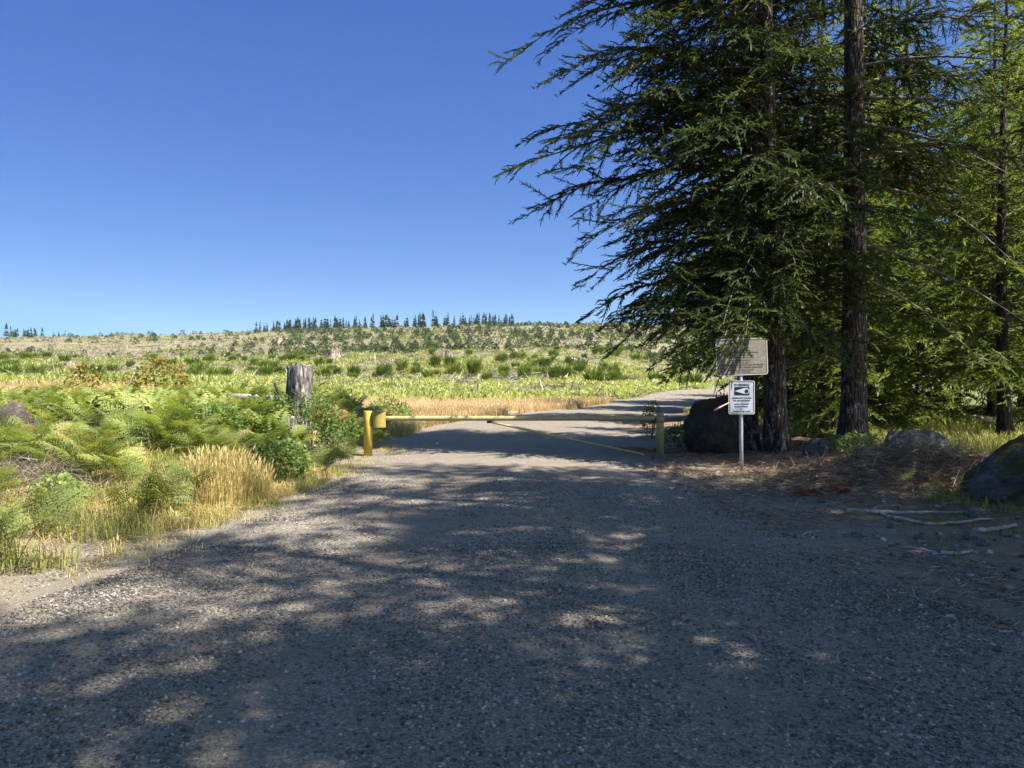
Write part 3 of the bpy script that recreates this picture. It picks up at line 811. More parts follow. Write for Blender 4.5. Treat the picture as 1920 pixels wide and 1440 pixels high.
# ------------------------------------------------------------------ signs
print("signs")
sx, sy = 4.11, 13.8; sz = gz(sx, sy)
post = empty("sign_post", (sx, sy, sz), "thin galvanised steel post carrying two signs in front of the firs", "post")
V, F, T = tube([(.01, 0, -.2), (0, 0, .6), (-.005, 0, 1.5), (-.012, 0, 2.36 - sz)], .033, 10); q, t_ = split_degenerate(F)
mesh_np("pole", V, [q, t_], [M['steel'], M['steel']], post, smooth=True)

def rrect(w, h, r, n=7):
    P = []
    for cx, cy, a0 in ((w / 2 - r, h / 2 - r, 0), (-w / 2 + r, h / 2 - r, 90), (-w / 2 + r, -h / 2 + r, 180), (w / 2 - r, -h / 2 + r, 270)):
        for k in range(n): a = R(a0 + 90 * k / (n - 1)); P.append((cx + r * math.cos(a), cy + r * math.sin(a)))
    return np.array(P)
def plate(name, P, y0, y1, m, parent):
    n = len(P); V = np.concatenate([np.stack([P[:, 0], np.full(n, y, float), P[:, 1]], 1) for y in (y0, y1)])
    me = bpy.data.meshes.new(name)
    me.from_pydata(V.tolist(), [], [list(range(n)), list(range(2 * n - 1, n - 1, -1))] + [[(k + 1) % n, k, n + k, n + (k + 1) % n] for k in range(n)])
    me.materials.append(m); o = bpy.data.objects.new(name, me); S.collection.objects.link(o); o.parent = parent; me.update(); return o
def frame_ring(name, Po, Pi, y, m, parent):
    n = len(Po); V = np.concatenate([np.stack([P[:, 0], np.full(n, y, float), P[:, 1]], 1) for P in (Po, Pi)])
    F = np.array([[k, (k + 1) % n, n + (k + 1) % n, n + k] for k in range(n)])
    return mesh_np(name, V, [F], m, parent)
def text(name, body, size, x, z, y, m, parent, sx=1.0):
    c = bpy.data.curves.new(name, 'FONT'); c.body = body; c.size = size; c.align_x = 'CENTER'; c.align_y = 'CENTER'; c.extrude = .0006; c.offset = size * .018
    o = bpy.data.objects.new(name + "_tmp", c); S.collection.objects.link(o)
    dg = bpy.context.evaluated_depsgraph_get(); me = bpy.data.meshes.new_from_object(o.evaluated_get(dg))
    bpy.data.objects.remove(o); bpy.data.curves.remove(c)
    me.materials.clear(); me.materials.append(m); me.name = name
    t = bpy.data.objects.new(name, me); S.collection.objects.link(t); t.parent = parent
    t.location = (x, y, z); t.rotation_euler = (R(90), 0, 0); t.scale = (sx, 1, 1); return t
def words(name, rows, y, m, parent):
    """rows of short worn marks where the lettering can no longer be read"""
    parts = []; q = np.random.default_rng(8)
    for (z, h, spans) in rows:
        for (x0, x1) in spans:
            x = x0
            while x < x1:
                wl_ = q.uniform(.5, .85) * h; parts.append(box(x, y, z + q.normal(0, h * .05), wl_, .0012, h * q.uniform(.75, 1.05))); x += wl_ + h * .28
    V, F, T = join(parts); return mesh_np(name, V, [F], m, parent)

# lower sign
ws = empty("warning_sign", (sx - .005, sy - .045, 1.36), "white warning sign with a black staring eye, lower of the two on the post", "sign")
plate("sign_panel", rrect(.468, .60, .03), 0, .004, M['sign_white'], ws)
frame_ring("sign_edge", rrect(.468, .60, .03), rrect(.446, .578, .022), -.0015, M['sign_edge'], ws)
frame_ring("sign_border", rrect(.436, .568, .02), rrect(.418, .550, .014), -.0015, M['sign_ink'], ws)
text("lettering", "WARNING", .062, .0, .222, -.002, M['sign_ink'], ws, .92)
text("lettering", "COMMUNITY WATCH", .036, .0, -.012, -.002, M['sign_ink'], ws, .98)
text("lettering", "WE ARE WATCHING", .036, .0, -.058, -.002, M['sign_ink'], ws, .88)
plate("eye_block", rrect(.27, .145, .002, 2) + [0.005, .115], -.003, -.0005, M['sign_ink'], ws)
ang = np.linspace(-100, 100, 26); E = [(.085 + .054 * math.cos(R(a)), .115 + .054 * math.sin(R(a))) for a in ang]
E += [(.03, .115 + .048), (-.05, .115 + .024), (-.128, .115), (-.05, .115 - .024), (.03, .115 - .048)]
plate("eye_white", np.array(E), -.0055, -.0035, M['sign_white'], ws)
ang = np.linspace(0, 360, 25)[:-1]; plate("eye_pupil", np.array([(.086 + .033 * math.cos(R(a)), .113 + .033 * math.sin(R(a))) for a in ang]), -.0085, -.006, M['sign_ink'], ws)
words("worn_lettering", [(-.118, .018, [(-.13, -.03), (-.01, .13)]), (-.165, .018, [(-.125, -.02), (.0, .12)]), (-.208, .012, [(-.015, .02)]), (-.247, .018, [(-.145, -.04), (-.02, .06), (.08, .15)])], -.0015, M['sign_ink'], ws)
for z in (.27, -.27): pass
bolt = mesh_np("bolt", *(lambda a: (a[0], split_degenerate(a[1])))(tube([(0, -.009, .185), (0, .001, .185)], .008, 10)), [M['darksteel'], M['darksteel']], ws)
# upper sign
us = empty("notice_board", (sx + .0, sy - .04, 2.085), "weathered grey notice sign with faded lines of print, upper of the two on the post", "sign")
us.rotation_euler = (0, -R(2.0), 0)
plate("sign_panel", rrect(.92, .655, .05), 0, .004, M['sign_old'], us)
frame_ring("sign_edge", rrect(.92, .655, .05), rrect(.895, .63, .04), -.0015, M['sign_edge'], us)
frame_ring("sign_border", rrect(.884, .619, .036), rrect(.868, .603, .03), -.0015, M['sign_faded'], us)
words("worn_lettering", [(.075, .022, [(-.12, .30)]), (.03, .02, [(-.3, .22)]), (-.015, .02, [(-.25, .18)]), (-.06, .02, [(-.2, -.12), (-.09, .16)]),
      (-.105, .022, [(-.16, -.13), (-.11, -.06), (-.04, .03), (.06, .14)]), (-.145, .024, [(-.40, -.37), (-.34, -.27), (-.24, -.1), (-.07, .16), (.2, .38)]),
      (-.19, .024, [(-.39, -.3), (-.27, -.25), (-.22, -.1), (-.07, 0), (.03, .16), (.19, .37)]), (-.235, .022, [(-.24, -.21), (-.18, -.09), (-.06, .2)]), (-.27, .018, [(-.2, -.14), (-.11, -.03), (0, .15)])], -.0012, M['sign_faded'], us)
tv = np.array([(-.012, .09), (.012, .09), (.012, .115), (.05, .115), (.02, .16), (.04, .16), (.012, .205), (.028, .205), (0, .27), (-.028, .205), (-.012, .205), (-.04, .16), (-.02, .16), (-.05, .115), (-.012, .115)]) + [.06, -.01]
plate("tree_emblem", tv, -.003, -.001, M['sign_faded'], us)
tag(wood("ribbon", [tube([(sx - .23, sy - .06, 1.27), (sx - .33, sy - .08, 1.22), (sx - .42, sy - .07, 1.17), (sx - .51, sy - .09, 1.13)], [.006, .012, .016, .012], 5)], M['ribbon']),
    "strip of pale pink flagging ribbon blowing out left of the warning sign", "ribbon")

# ------------------------------------------------------------------ boulders
print("rocks")
def boulder(loc, size, rz, seed, m, label, sub=5, name="boulder", group=None, sink=.25, cat="boulder", rough=1.0):
    V, F = icosphere(sub); q = np.random.default_rng(seed); o1 = q.uniform(0, 50, 3)
    n = fbm(V[:, 0] * 1.1 + o1[0] + V[:, 2] * .9, V[:, 1] * 1.1 + o1[1] - V[:, 2] * .6, seed, 5) - .5
    n2 = np.abs(fbm(V[:, 0] * 2.6 + o1[1] - V[:, 2] * 2, V[:, 1] * 2.6 + V[:, 2] * 1.8 + o1[2], seed + 5, 4) - .5)
    V = V * (1 + rough * (.75 * n - .5 * n2))[:, None]
    # a few planed faces
    for _ in range(11):
        d = q.normal(0, 1, 3); d[2] = abs(d[2]) * .6; d /= np.linalg.norm(d); k = V @ d; lim = q.uniform(.62, .88)
        V = V - np.maximum(k - lim, 0)[:, None] * d * .85
    n3 = fbm(V[:, 0] * 6 + V[:, 2] * 4 + 3, V[:, 1] * 6 - V[:, 2] * 4 + 7, seed + 9, 4) - .5
    V = V * (1 + .16 * rough * n3)[:, None]
    V = V * np.array(size) / 2
    o = mesh_np(name, V, [F], M[m], smooth=True)
    o.location = (loc[0], loc[1], gz(*loc) + size[2] * (.5 - sink)); o.rotation_euler = (0, 0, rz)
    return tag(o, label, cat, group)
boulder((4.65, 17.6), (1.75, 1.5, 1.9), .3, 3, 'rock_brown', "large rounded boulder under brown moss between the gate and the signs", sink=.22)
boulder((7.45, 14.2), (1.9, 1.2, 1.1), .25, 8, 'rock', "long low grey boulder with sun streaks in front of the bright grass", sink=.36)
boulder((6.55, 9.75), (1.75, 1.4, 1.38), -.2, 12, 'rock_moss', "mossy rounded boulder at the right edge of the view", sink=.34)
boulder((6.15, 15.6), (.55, .5, .55), 1, 15, 'rock', "small dark boulder at the foot of the leaning fir", sub=3)
boulder((6.9, 16.6), (1.1, .6, .5), .1, 17, 'rock_moss', "low dark mossy boulder left of the thick trunk", sub=3)
boulder((5.35, 8.9), (.3, .22, .16), .4, 19, 'pebble', "flat pale stone beside the foot of the mossy boulder", sub=3, name="stone", cat="stone")
for i, (px, py, s, lb) in enumerate(((1612, 1006, .14, "pale stone left of the two white sticks"), (1672, 990, .12, "pale stone just below the crossing white sticks"),
    (1722, 1012, .10, "small round stone under the curved white stick"), (1822, 1010, .17, "palest stone in the group at the right"),
    (1843, 1022, .13, "stone touching the palest stone at the right"), (1885, 1005, .12, "stone at the right edge above the short sticks"), (1310, 923, .14, "pale stone in the needle litter near the sign post"),
    (1780, 1055, .09, "small stone below the short white stick"), (1540, 1080, .07, "little stone alone at the edge of the road"))):
    x, y = at(px, py, 3); boulder((x, y), (s * 1.3, s, s * .7), i, 30 + i, 'pebble', lb, sub=2, name="stone", cat="stone", group="pale stones on the right verge", sink=.3)

# ------------------------------------------------------------------ sticks
def stick(pts, r, label, name="stick", m='stick', cat="stick", twigs=0):
    P = []
    for (px, py) in pts:
        x, y = at(px, py, 3); P.append((x, y, gz(x, y) + r * .8))
    P = np.array(P); t = np.linspace(0, len(P) - 1, 14); P = np.stack([np.interp(t, np.arange(len(P)), P[:, k]) for k in range(3)], 1)
    P[:, 2] += np.random.default_rng(int(pts[0][0])).normal(0, .006, 14)
    rr = r * np.linspace(1.1, .55, 14) * np.random.default_rng(int(pts[0][1])).uniform(.85, 1.15, 14)
    return tag(wood(name, [tube(P, rr, 8)], M[m]), label, cat)
stick([(1588, 962), (1650, 967), (1740, 968), (1842, 963)], .028, "long straight whitish stick lying on the right verge")
stick([(1640, 962), (1670, 974), (1730, 985), (1790, 985), (1858, 978)], .024, "curved whitish stick crossing under the straight one")
stick([(1765, 1040), (1800, 1042), (1822, 1039)], .02, "short thick whitish stick below the curved one")
stick([(1690, 1027), (1740, 1036), (1775, 1046)], .011, "thin brown stick pointing at the short whitish one")
stick([(1868, 1189), (1895, 1193), (1925, 1200)], .013, "pale stick lying at the lower right edge")
stick([(1478, 1015), (1510, 1003), (1535, 997)], .010, "thin grey stick at the edge of the road")
stick([(1828, 1002), (1870, 998), (1905, 990)], .03, "grey mossy stick beside the pale stones at the right edge")
stick([(1276, 878), (1288, 886), (1302, 888)], .010, "little forked twig near the right gate post")
stick([(1328, 840), (1360, 838), (1386, 836)], .018, "pale stick lying in front of the big brown boulder")
lx, ly = at(1760, 795, 15); lx2, ly2 = at(1900, 802, 15)
tag(wood("log", [tube(np.array([(lx, ly, gz(lx, ly) + .12), ((lx + lx2) / 2, (ly + ly2) / 2, gz(lx, ly) + .16), (lx2, ly2, gz(lx2, ly2) + .12)]), [.16, .15, .13], 12)], M['stick']),
    "pale fallen log behind the bright grass at the far right", "log")

# ------------------------------------------------------------------ plants
print("plants")
def frond_template(seed, L=1.15, stipe=.40, npin=12, pinnules=7, plen=.31, droop=1.25):
    q = np.random.default_rng(seed); s = np.linspace(0, 1, 40); ang = R(8) + droop * np.clip((s - .15) / .85, 0, 1) ** 1.1
    dx = np.sin(ang); dz = np.cos(ang); ds = L / 39
    P = np.stack([np.cumsum(dx) * ds, 0 * s, np.cumsum(dz) * ds], 1)
    Tg = np.stack([dx, 0 * s, dz], 1)
    def ev(t): return np.array([np.interp(t, s, P[:, k]) for k in range(3)]), norm(np.array([np.interp(t, s, Tg[:, k]) for k in range(3)]))
    B, Dd, LN, WW, TT, UP = [], [], [], [], [], []
    for i in range(npin):
        f = i / npin; t = stipe + (1 - stipe) * f ** .9; p, tg = ev(t); nrm = np.array([-tg[2], 0, tg[0]])
        pl = plen * (1 - f) ** .95 * (1 if i else .9) + .03
        for sd in (-1, 1):
            d = tg * .45 + sd * np.array([0, 1, 0]) + nrm * q.uniform(-.28, .12); d = d / np.linalg.norm(d); l = pl * q.uniform(.85, 1.1)
            tint = .30 + .25 * f + q.uniform(-.08, .12)
            if pinnules == 0:
                B.append(p); Dd.append(d); LN.append(l); WW.append(.055 + .05 * (1 - f)); TT.append(tint); UP.append(nrm); continue
            n = max(3, int(round(pinnules * (l / plen) ** .6))); sp_ = (1 - stipe) * L / npin
            inpl = np.cross(nrm, d)
            for k in range(n):
                g_ = (k + .5) / n; pp = p + d * l * g_ + np.array([0, 0, -.12 * l * g_ * g_])
                for s2 in (-1, 1):
                    B.append(pp); Dd.append(d * .5 + s2 * inpl + nrm * q.uniform(-.2, .2)); LN.append(max(.012, min(l * .3, sp_ * .68) * (1 - g_) ** .6)); WW.append(l / n * .95); TT.append(tint + .1 * g_); UP.append(nrm)
            B.append(p + d * l * .82); Dd.append(d); LN.append(l * .18); WW.append(.012); TT.append(tint); UP.append(nrm)
    V, F, T = kites(np.array(B), np.array(Dd), np.array(LN), np.array(WW), np.array(TT), np.array(UP), cross=False, mid=.4)
    st, sf_, _ = tube(P[::5], np.linspace(.006, .002, 8), 3, cap=False)
    return join([(V, F, T), (st, sf_, np.full(len(st), .5))])
FR = [frond_template(300 + k, droop=1.1 + .2 * k) for k in range(3)]
FR_LO = [frond_template(310 + k, npin=9, pinnules=0, droop=1.15 + .2 * k) for k in range(2)]

def fern_field(x, y, size, nf, tpl, q, tintv=.2, base_t=0., dead=.0):
    n = len(x); k = np.repeat(np.arange(n), nf); m = len(k)
    az = q.uniform(0, 6.3, m); sc = size[k] * q.uniform(.75, 1.15, m)
    px = x[k] + q.normal(0, .06, m); py = y[k] + q.normal(0, .06, m); pz = ground_z(px, py) - .03
    dt = base_t + q.normal(0, tintv, n)[k] + q.normal(0, .06, m)
    parts = []; w = q.integers(0, len(tpl), m)
    for j in range(len(tpl)):
        s_ = w == j
        parts.append(scatter(tpl[j], rotm(az[s_], q.normal(0, .15, s_.sum()), q.normal(0, .2, s_.sum()), sc[s_]), np.stack([px, py, pz], 1)[s_], dt[s_]))
    V, F, T = join(parts); return V, F, np.clip(T, 0, 1)

q = np.random.default_rng(77)
# bracken thicket left of the road
n = 2600; y = np.sqrt(q.uniform(6.4 ** 2, 27 ** 2, n)); x = -q.uniform(0, 1, n) * (.86 * y + 1.5)
dl = road_l(y) - x
edge = np.interp(y, [6, 8.0, 9.5, 11, 12.5, 14, 27], [2.3, 1.8, 1.35, .95, .8, .7, .9])
keep = (dl > edge + (fbm(x * .9, y * .9, 81) - .5) * 1.5) & (fbm(x * .42, y * .42, 82) > .33) & ~((x > -4.9) & (y > 22.5))
keep &= ~((((x + 6.1) / .75) ** 2 + ((y - 9.2) / .5) ** 2) < 1)
keep &= ~((((x + 8.1) / .9) ** 2 + ((y - 12.2) / 1.4) ** 2) < 1)
x, y = x[keep], y[keep]
sz = .62 + .33 * fbm(x * .5, y * .5, 83) + q.normal(0, .06, len(x)); sz *= np.interp(road_l(y) - x, [.7, 2.2], [.8, 1.0])
near = y < 14
V, F, T = join([fern_field(x[near], y[near], sz[near], 6, FR, q), fern_field(x[~near], y[~near], sz[~near] * 1.08, 6, FR_LO + FR[:1], q, base_t=.05)])
tag(mesh_np("bracken_thicket", V, [F], M['fern'], tint=T), "waist high thicket of bright green bracken along the left verge", kind='stuff')
# ferns at the edge that stand alone
fern_me = []
for k in range(3):
    V, F, T = fern_field(np.zeros(1), np.zeros(1), np.array([.8]), 8, FR, np.random.default_rng(400 + k)); V[:, 2] -= gz(0, 0) - .03
    fern_me.append((V, F, T))
for i, (px, py, s, lb) in enumerate(((18, 1075, 1.0, "big green fern at the left edge of the view"), (75, 1010, .7, "fern behind the big one at the left edge"),
    (318, 985, .95, "blue green fern in the middle of the grassy verge"), (262, 985, .7, "smaller fern left of the blue green one on the grassy verge"), (380, 960, .8, "fern leaning against the tall dry grass"),
    (610, 905, .8, "low fern at the road edge left of the gate post"), (655, 880, .8, "fern overhanging the gravel nearest the left gate post"))):
    x_, y_ = at(px, py, 3); a = fern_me[i % 3]
    o = mesh_np("fern", a[0] * s, [a[1]], M['fern'], tint=np.clip(a[2] + .05 * (i % 4) - .1, 0, 1)); o.location = (x_, y_, gz(x_, y_)); o.rotation_euler = (0, 0, i * 1.3)
    tag(o, lb, "fern", "ferns at the left roadside")

# leafy shrubs: twigs with small leaves
def shrub_arrays(seed, w, h, n, leaf=.05, lw=.7, tint0=.4, up=.3):
    q = np.random.default_rng(seed); d = norm(q.normal(0, 1, (n, 3)) * [1, 1, .75] + [0, 0, up]); r = q.uniform(.45, 1, n) ** .6
    lump = 1 + .45 * (fbm(d[:, 0] * 2.3 + 5 + d[:, 2], d[:, 1] * 2.3 + 5 - d[:, 2], seed) - .5)
    P = d * (r * lump)[:, None] * [w / 2, w / 2, h * .55] + [0, 0, h * .45]
    P[:, 2] = np.maximum(P[:, 2], .03)
    ld = d * .5 + q.normal(0, .6, (n, 3)) + [0, 0, .05]
    return kites(P, ld, leaf * q.uniform(.6, 1.3, n), leaf * lw * q.uniform(.7, 1.2, n), np.clip(tint0 + q.normal(0, .2, n) + .25 * (r - .7), 0, 1), up=q.normal(0, .5, (n, 3)) + [0, 0, 1], cross=False)
def stems_arrays(seed, w, h, n, r=.008):
    q = np.random.default_rng(seed); parts = []
    for k in range(n):
        a = q.uniform(0, 6.3); e = np.array([math.cos(a) * w * .4, math.sin(a) * w * .4, h * q.uniform(.55, .95)]); t = np.linspace(0, 1, 5)[:, None]
        parts.append(tube(e * t + np.array([0, 0, .12 * h]) * np.sin(PI * t), np.linspace(r, r * .3, 5), 4, cap=False))
    return parts
def shrub(loc, w, h, n, seed, label, m='shrub', leaf=.06, name="leafy_shrub", tint0=.4, group=None, nst=9, cat="shrub", lw=.7):
    root = empty(name, (loc[0], loc[1], gz(*loc) - .03), label, cat, group)
    V, F, T = shrub_arrays(seed, w, h, n, leaf, lw, tint0); mesh_np("foliage", V, [F], M[m], root, tint=T)
    wood("stems", stems_arrays(seed + 1, w, h, nst), M['twig'], root)
    return root
shrub((-3.72, 12.3), 1.0, .75, 1500, 501, "bright leafy bramble bush between the dry grass and the road edge", leaf=.075, tint0=.6)
shrub((-4.3, 15.4), 1.9, 1.25, 5200, 502, "dark green bush beside the left gate post", leaf=.06, tint0=.32)
shrub((-3.75, 16.6), .9, 1.0, 1800, 503, "narrow dark shrub pressed against the left gate post", leaf=.06, tint0=.28)
shrub((-5.4, 13.6), 1.6, .9, 2600, 504, "mixed green bush below the tall snag", leaf=.06, tint0=.4)
shrub((-6.6, 9.0), .9, .6, 1100, 505, "yellow green bramble in the dead brush at the left", leaf=.06, tint0=.8)
shrub((-5.2, 8.8), .6, .4, 600, 506, "small bright weed in front of the dark dead brush", leaf=.06, tint0=.8)
shrub((-9.4, 20.5), 1.7, 1.7, 1200, 507, "orange and gold vine maple rising from the bracken, wider of the two", 'maple', .10, "vine_maple", .24, lw=.8)
shrub((-11.6, 20.8), 1.0, 1.65, 500, 508, "slender orange vine maple left of the wider one", 'maple', .10, "vine_maple", .34, lw=.8)
shrub((4.0, 22.0), .6, 1.1, 700, 511, "sapling with small leaves behind the right gate post", leaf=.07, tint0=.5)
shrub((4.3, 19.6), .9, .6, 900, 512, "low dark weeds between the gate post and the boulder", leaf=.07, tint0=.2)
shrub((-4.2, 26.3), 1.7, 1.0, 1600, 513, "green shrub in the dry meadow just behind the gate", leaf=.085, tint0=.55)
shrub((6.9, 15.3), .9, .5, 700, 514, "low yellowing weeds at the foot of the thick trunk", leaf=.07, tint0=.85)
# wand of dead twig above the bracken
tag(wood("dead_twig", [tube([(-8.2, 16.2, gz(-8.2, 16.2) + .5), (-8.1, 16.2, 1.55), (-7.95, 16.2, 1.85), (-8.05, 16.2, 1.95), (-7.75, 16.2, 2.1)], [.014, .012, .01, .008, .005], 6)], M['stick']),
    "bare crooked dead twig sticking up out of the bracken", "twig")

# broken snag and the pieces beside it
def stump_arrays(h, r, seed, seg=26, rag=.12, lean=(0, 0), flare=.3):
    q = np.random.default_rng(seed); zs = np.linspace(-.15, 1, 18) * h; a = np.linspace(0, 2 * PI, seg, endpoint=False); V = []
    top = 1 + rag * (fbm(np.cos(a) * 2.2 + 7, np.sin(a) * 2.2 + 7, seed, 4) - .5) * 2 + q.normal(0, rag * .25, seg)
    for z in zs:
        lob = 1 + .10 * np.sin(3 * a + seed) + .06 * np.sin(5 * a + seed * 2) + q.normal(0, .022, seg)
        rr = r * (1 + flare * np.exp(-max(z, 0) / (.22 * h))) * lob * (1 - .10 * max(z, 0) / h)
        zz = np.where(z > .6 * h, z * (1 + (top - 1) * (z - .6 * h) / (.4 * h)), z)
        V.append(np.stack([rr * np.cos(a) + lean[0] * z, rr * np.sin(a) + lean[1] * z, zz], 1))
    c = V[-1].mean(0) - [0, 0, .12 * h * rag * 3]; V.append(V[-1] * .6 + c * .4 - [0, 0, .02]); n = len(zs) + 1
    V = np.concatenate(V + [c[None]]); F = []
    for i in range(n - 1):
        for k in range(seg): A = i * seg + k; B = i * seg + (k + 1) % seg; F.append((A, B, B + seg, A + seg))
    T3_ = [(len(V) - 1, (n - 1) * seg + k, (n - 1) * seg + (k + 1) % seg) for k in range(seg)]
    return V, np.array(F), np.array(T3_)
def stump(loc, h, r, seed, label, m='stump', name="tree_stump", rag=.12, lean=(0, 0), group=None, flare=.3, z0=None):
    V, F, T = stump_arrays(h, r, seed, rag=rag, lean=lean, flare=flare)
    o = mesh_np(name, V, [F, T], [M[m], M[m]], smooth=False); o.location = (loc[0], loc[1], gz(*loc) if z0 is None else z0)
    return tag(o, label, "stump", group)
sn = empty("snag", (-4.32, 15.55, gz(-4.32, 15.55)), "tall grey broken snag rising out of the bracken near the gate", "stump")
V, F, T = stump_arrays(1.98 - gz(-4.32, 15.55), .265, 5, 34, .05, (.03, 0), .1); mesh_np("stem", V, [F, T], [M['snag'], M['snag']], sn, smooth=False)
wood("broken_branch", [tube([(-.22, -.1, .75), (-.30, -.12, 1.0), (-.36, -.1, 1.2), (-.45, -.1, 1.38), (-.43, -.1, 1.41)], [.07, .045, .035, .028, .02], 7)], M['darksteel'], sn)
stump((-4.86, 15.6), .95, .15, 6, "short grey stub left of the tall snag", 'snag', rag=.06, flare=.1)
stump((-4.2, 14.55), .75, .16, 9, "low grey stub in front of the tall snag", 'snag', rag=.12, flare=.1)
boulder((-8.0, 12.2), (1.15, .8, 1.25), .4, 41, 'rotten', "grey rotten stump with a mossy gold top at the left", name="rotten_stump", sink=.3, cat="stump", rough=1.7)
tag(wood("log", [tube([(-6.1, 16.6, gz(-6.1, 16.6) + .78), (-5.5, 16.4, gz(-5.5, 16.4) + .80), (-5.0, 16.2, gz(-5, 16.2) + .70)], [.09, .10, .08], 10)], M['stick']), "bleached log lying left of the tall snag", "log")
tuft = kites(np.random.default_rng(4).normal(0, .12, (240, 3)) * [1, 1, .2], np.random.default_rng(5).normal(0, .7, (240, 3)) * [1, 1, .3] + [0, 0, .55], .5, .022, np.random.default_rng(6).uniform(.6, 1, 240), cross=False)
o = mesh_np("dead_fern", tuft[0], [tuft[1]], M['orange'], tint=tuft[2] * 0 + np.random.default_rng(7).uniform(.4, 1, len(tuft[2]))); o.location = (-3.9, 16.1, gz(-3.9, 16.1) + .72); tag(o, "rusty orange tuft of dead fern right of the tall snag", "fern")

# dead brush tangle
def tangle(n, cx, cy, sx_, sy_, h, q, lr=(.12, .5), r=(.002, .0045), flat=.5):
    P = np.stack([q.normal(cx, sx_, n), q.normal(cy, sy_, n), np.zeros(n)], 1); P[:, 2] = ground_z(P[:, 0], P[:, 1]) + q.uniform(0, 1, n) ** 1.5 * h
    d = q.normal(0, 1, (n, 3)) * [1, 1, flat]; l = q.uniform(*lr, n)
    return kites(P, d, l, q.uniform(*r, n) * 2, np.clip(q.normal(.45, .25, n), 0, 1), up=q.normal(0, 1, (n, 3)), mid=.3)
parts = [tangle(2200, -6.0, 9.2, .55, .35, .4, q), tangle(1500, -8.0, 11.6, .8, .7, .6, q), tangle(900, -4.6, 12.4, .5, .5, .4, q), tangle(1400, -9.0, 14.5, 2.5, 2.5, .7, q), tangle(3000, -6.2, 7.9, 1.2, .8, .16, q)]
V, F, T = join(parts); tag(mesh_np("dead_brush", V, [F], M['slash'], tint=T), "tangle of dry dead brush along the left verge", kind='stuff')

# grass
def blade_field(x, y, h, w, q, tint, bend=.35, heads=0., z=None):
    n = len(x); z = ground_z(x, y) if z is None else z
    az = q.uniform(0, 6.3, n); d = np.stack([np.cos(az), np.sin(az), np.zeros(n)], 1); s = np.stack([-d[:, 1], d[:, 0], np.zeros(n)], 1)
    b = q.uniform(.1, 1, n) * bend * h; P0 = np.stack([x, y, z - .01], 1)
    P1 = P0 + d * (b * .3)[:, None]; P1[:, 2] += h * .55; P2 = P0 + d * b[:, None]; P2[:, 2] += h * (1 - .35 * bend)
    w = w[:, None] if hasattr(w, '__len__') else w
    V = np.stack([P0 - s * w / 2, P0 + s * w / 2, P1 + s * w * .42, P1 - s * w * .42, P2 + s * w * .08, P2 - s * w * .08], 1).reshape(-1, 3)
    o_ = np.arange(n)[:, None] * 6
    F = np.concatenate([o_ + [0, 1, 2, 3], o_ + [3, 2, 4, 5]])
    T = np.repeat(tint, 6); out = (V, F, T)
    hm = q.random(n) < heads
    if hm.any():
        hv = kites(P2[hm] - [0, 0, .03], np.stack([d[hm, 0] * .4, d[hm, 1] * .4, np.ones(hm.sum())], 1), .10, .02, np.clip(tint[hm] + .3, 0, 1)); out = join([out, hv])
    return out
# verge grass: dry and green
def verge(n, f, hmul, q, side=-1):
    y = np.sqrt(q.uniform(4.6 ** 2, 24 ** 2, n)); dl = f(y, q, n); x = road_l(y) - dl; return x, y
n = 30000; y = np.sqrt(q.uniform(4.4 ** 2, 14.5 ** 2, n)); x = road_l(y) - q.uniform(-.15, 3.2, n)
dl = road_l(y) - x; cl = fbm(x * 1.5, y * 1.5, 91)
keep = (cl > .40 + .18 * np.exp(-((dl - .0) / .35) ** 2)) & (x > -.8 * y - 1)
x, y, cl = x[keep], y[keep], cl[keep]; n = len(x)
V, F, T = blade_field(x, y, q.uniform(.14, .42, n) * np.interp(road_l(y) - x, [0, .6], [.4, 1]), .0075, q, np.clip(q.normal(.55, .25, n) + (cl - .5), 0, 1), .6, .05)
tag(mesh_np("verge_grass", V, [F], M['grass_green'], tint=T), "yellow green grass along the left edge of the road", kind='stuff')
n = 60000; y = np.sqrt(q.uniform(4.8 ** 2, 13.5 ** 2, n)); x = road_l(y) - q.uniform(.05, 4.2, n); keep = fbm(x * .8 + 3, y * .8, 93) > .45; x, y = x[keep], y[keep]; n = len(x)
A = blade_field(x, y, q.uniform(.08, .34, n), .006, q, np.clip(q.normal(.6, .25, n), 0, 1), 1.5, .04)
n = 9000; y_ = np.sqrt(q.uniform(4.4 ** 2, 20 ** 2, n)); x_ = road_l(y_) + q.exponential(.28, n) - .2; k_ = fbm(x_ * 3, y_ * 3, 94) > .5; x_, y_ = x_[k_], y_[k_]; n = len(x_)
A2 = blade_field(x_, y_, q.uniform(.02, .12, n), .006, q, np.clip(q.normal(.5, .3, n), 0, 1), 1.4, 0, z=np.maximum(ground_z(x_, y_), road_z(x_, y_)))
# the tall golden clump
n = 5200; a = q.uniform(0, 6.3, n); r_ = np.sqrt(q.uniform(0, 1, n)); x = -3.82 + r_ * np.cos(a) * .5 + r_ * np.sin(a) * .12; y = 10.1 + r_ * np.sin(a) * 1.0
B_ = blade_field(x, y, q.uniform(.35, .86, n) * (1 - .45 * r_ ** 2), .007, q, np.clip(q.normal(.45, .22, n), 0, 1), .28, .22)
V, F, T = join([A, A2, B_]); tag(mesh_np("dry_grass", V, [F], M['grass_dry'], tint=T), "dry golden seed grass on the left verge with a tall clump", kind='stuff')
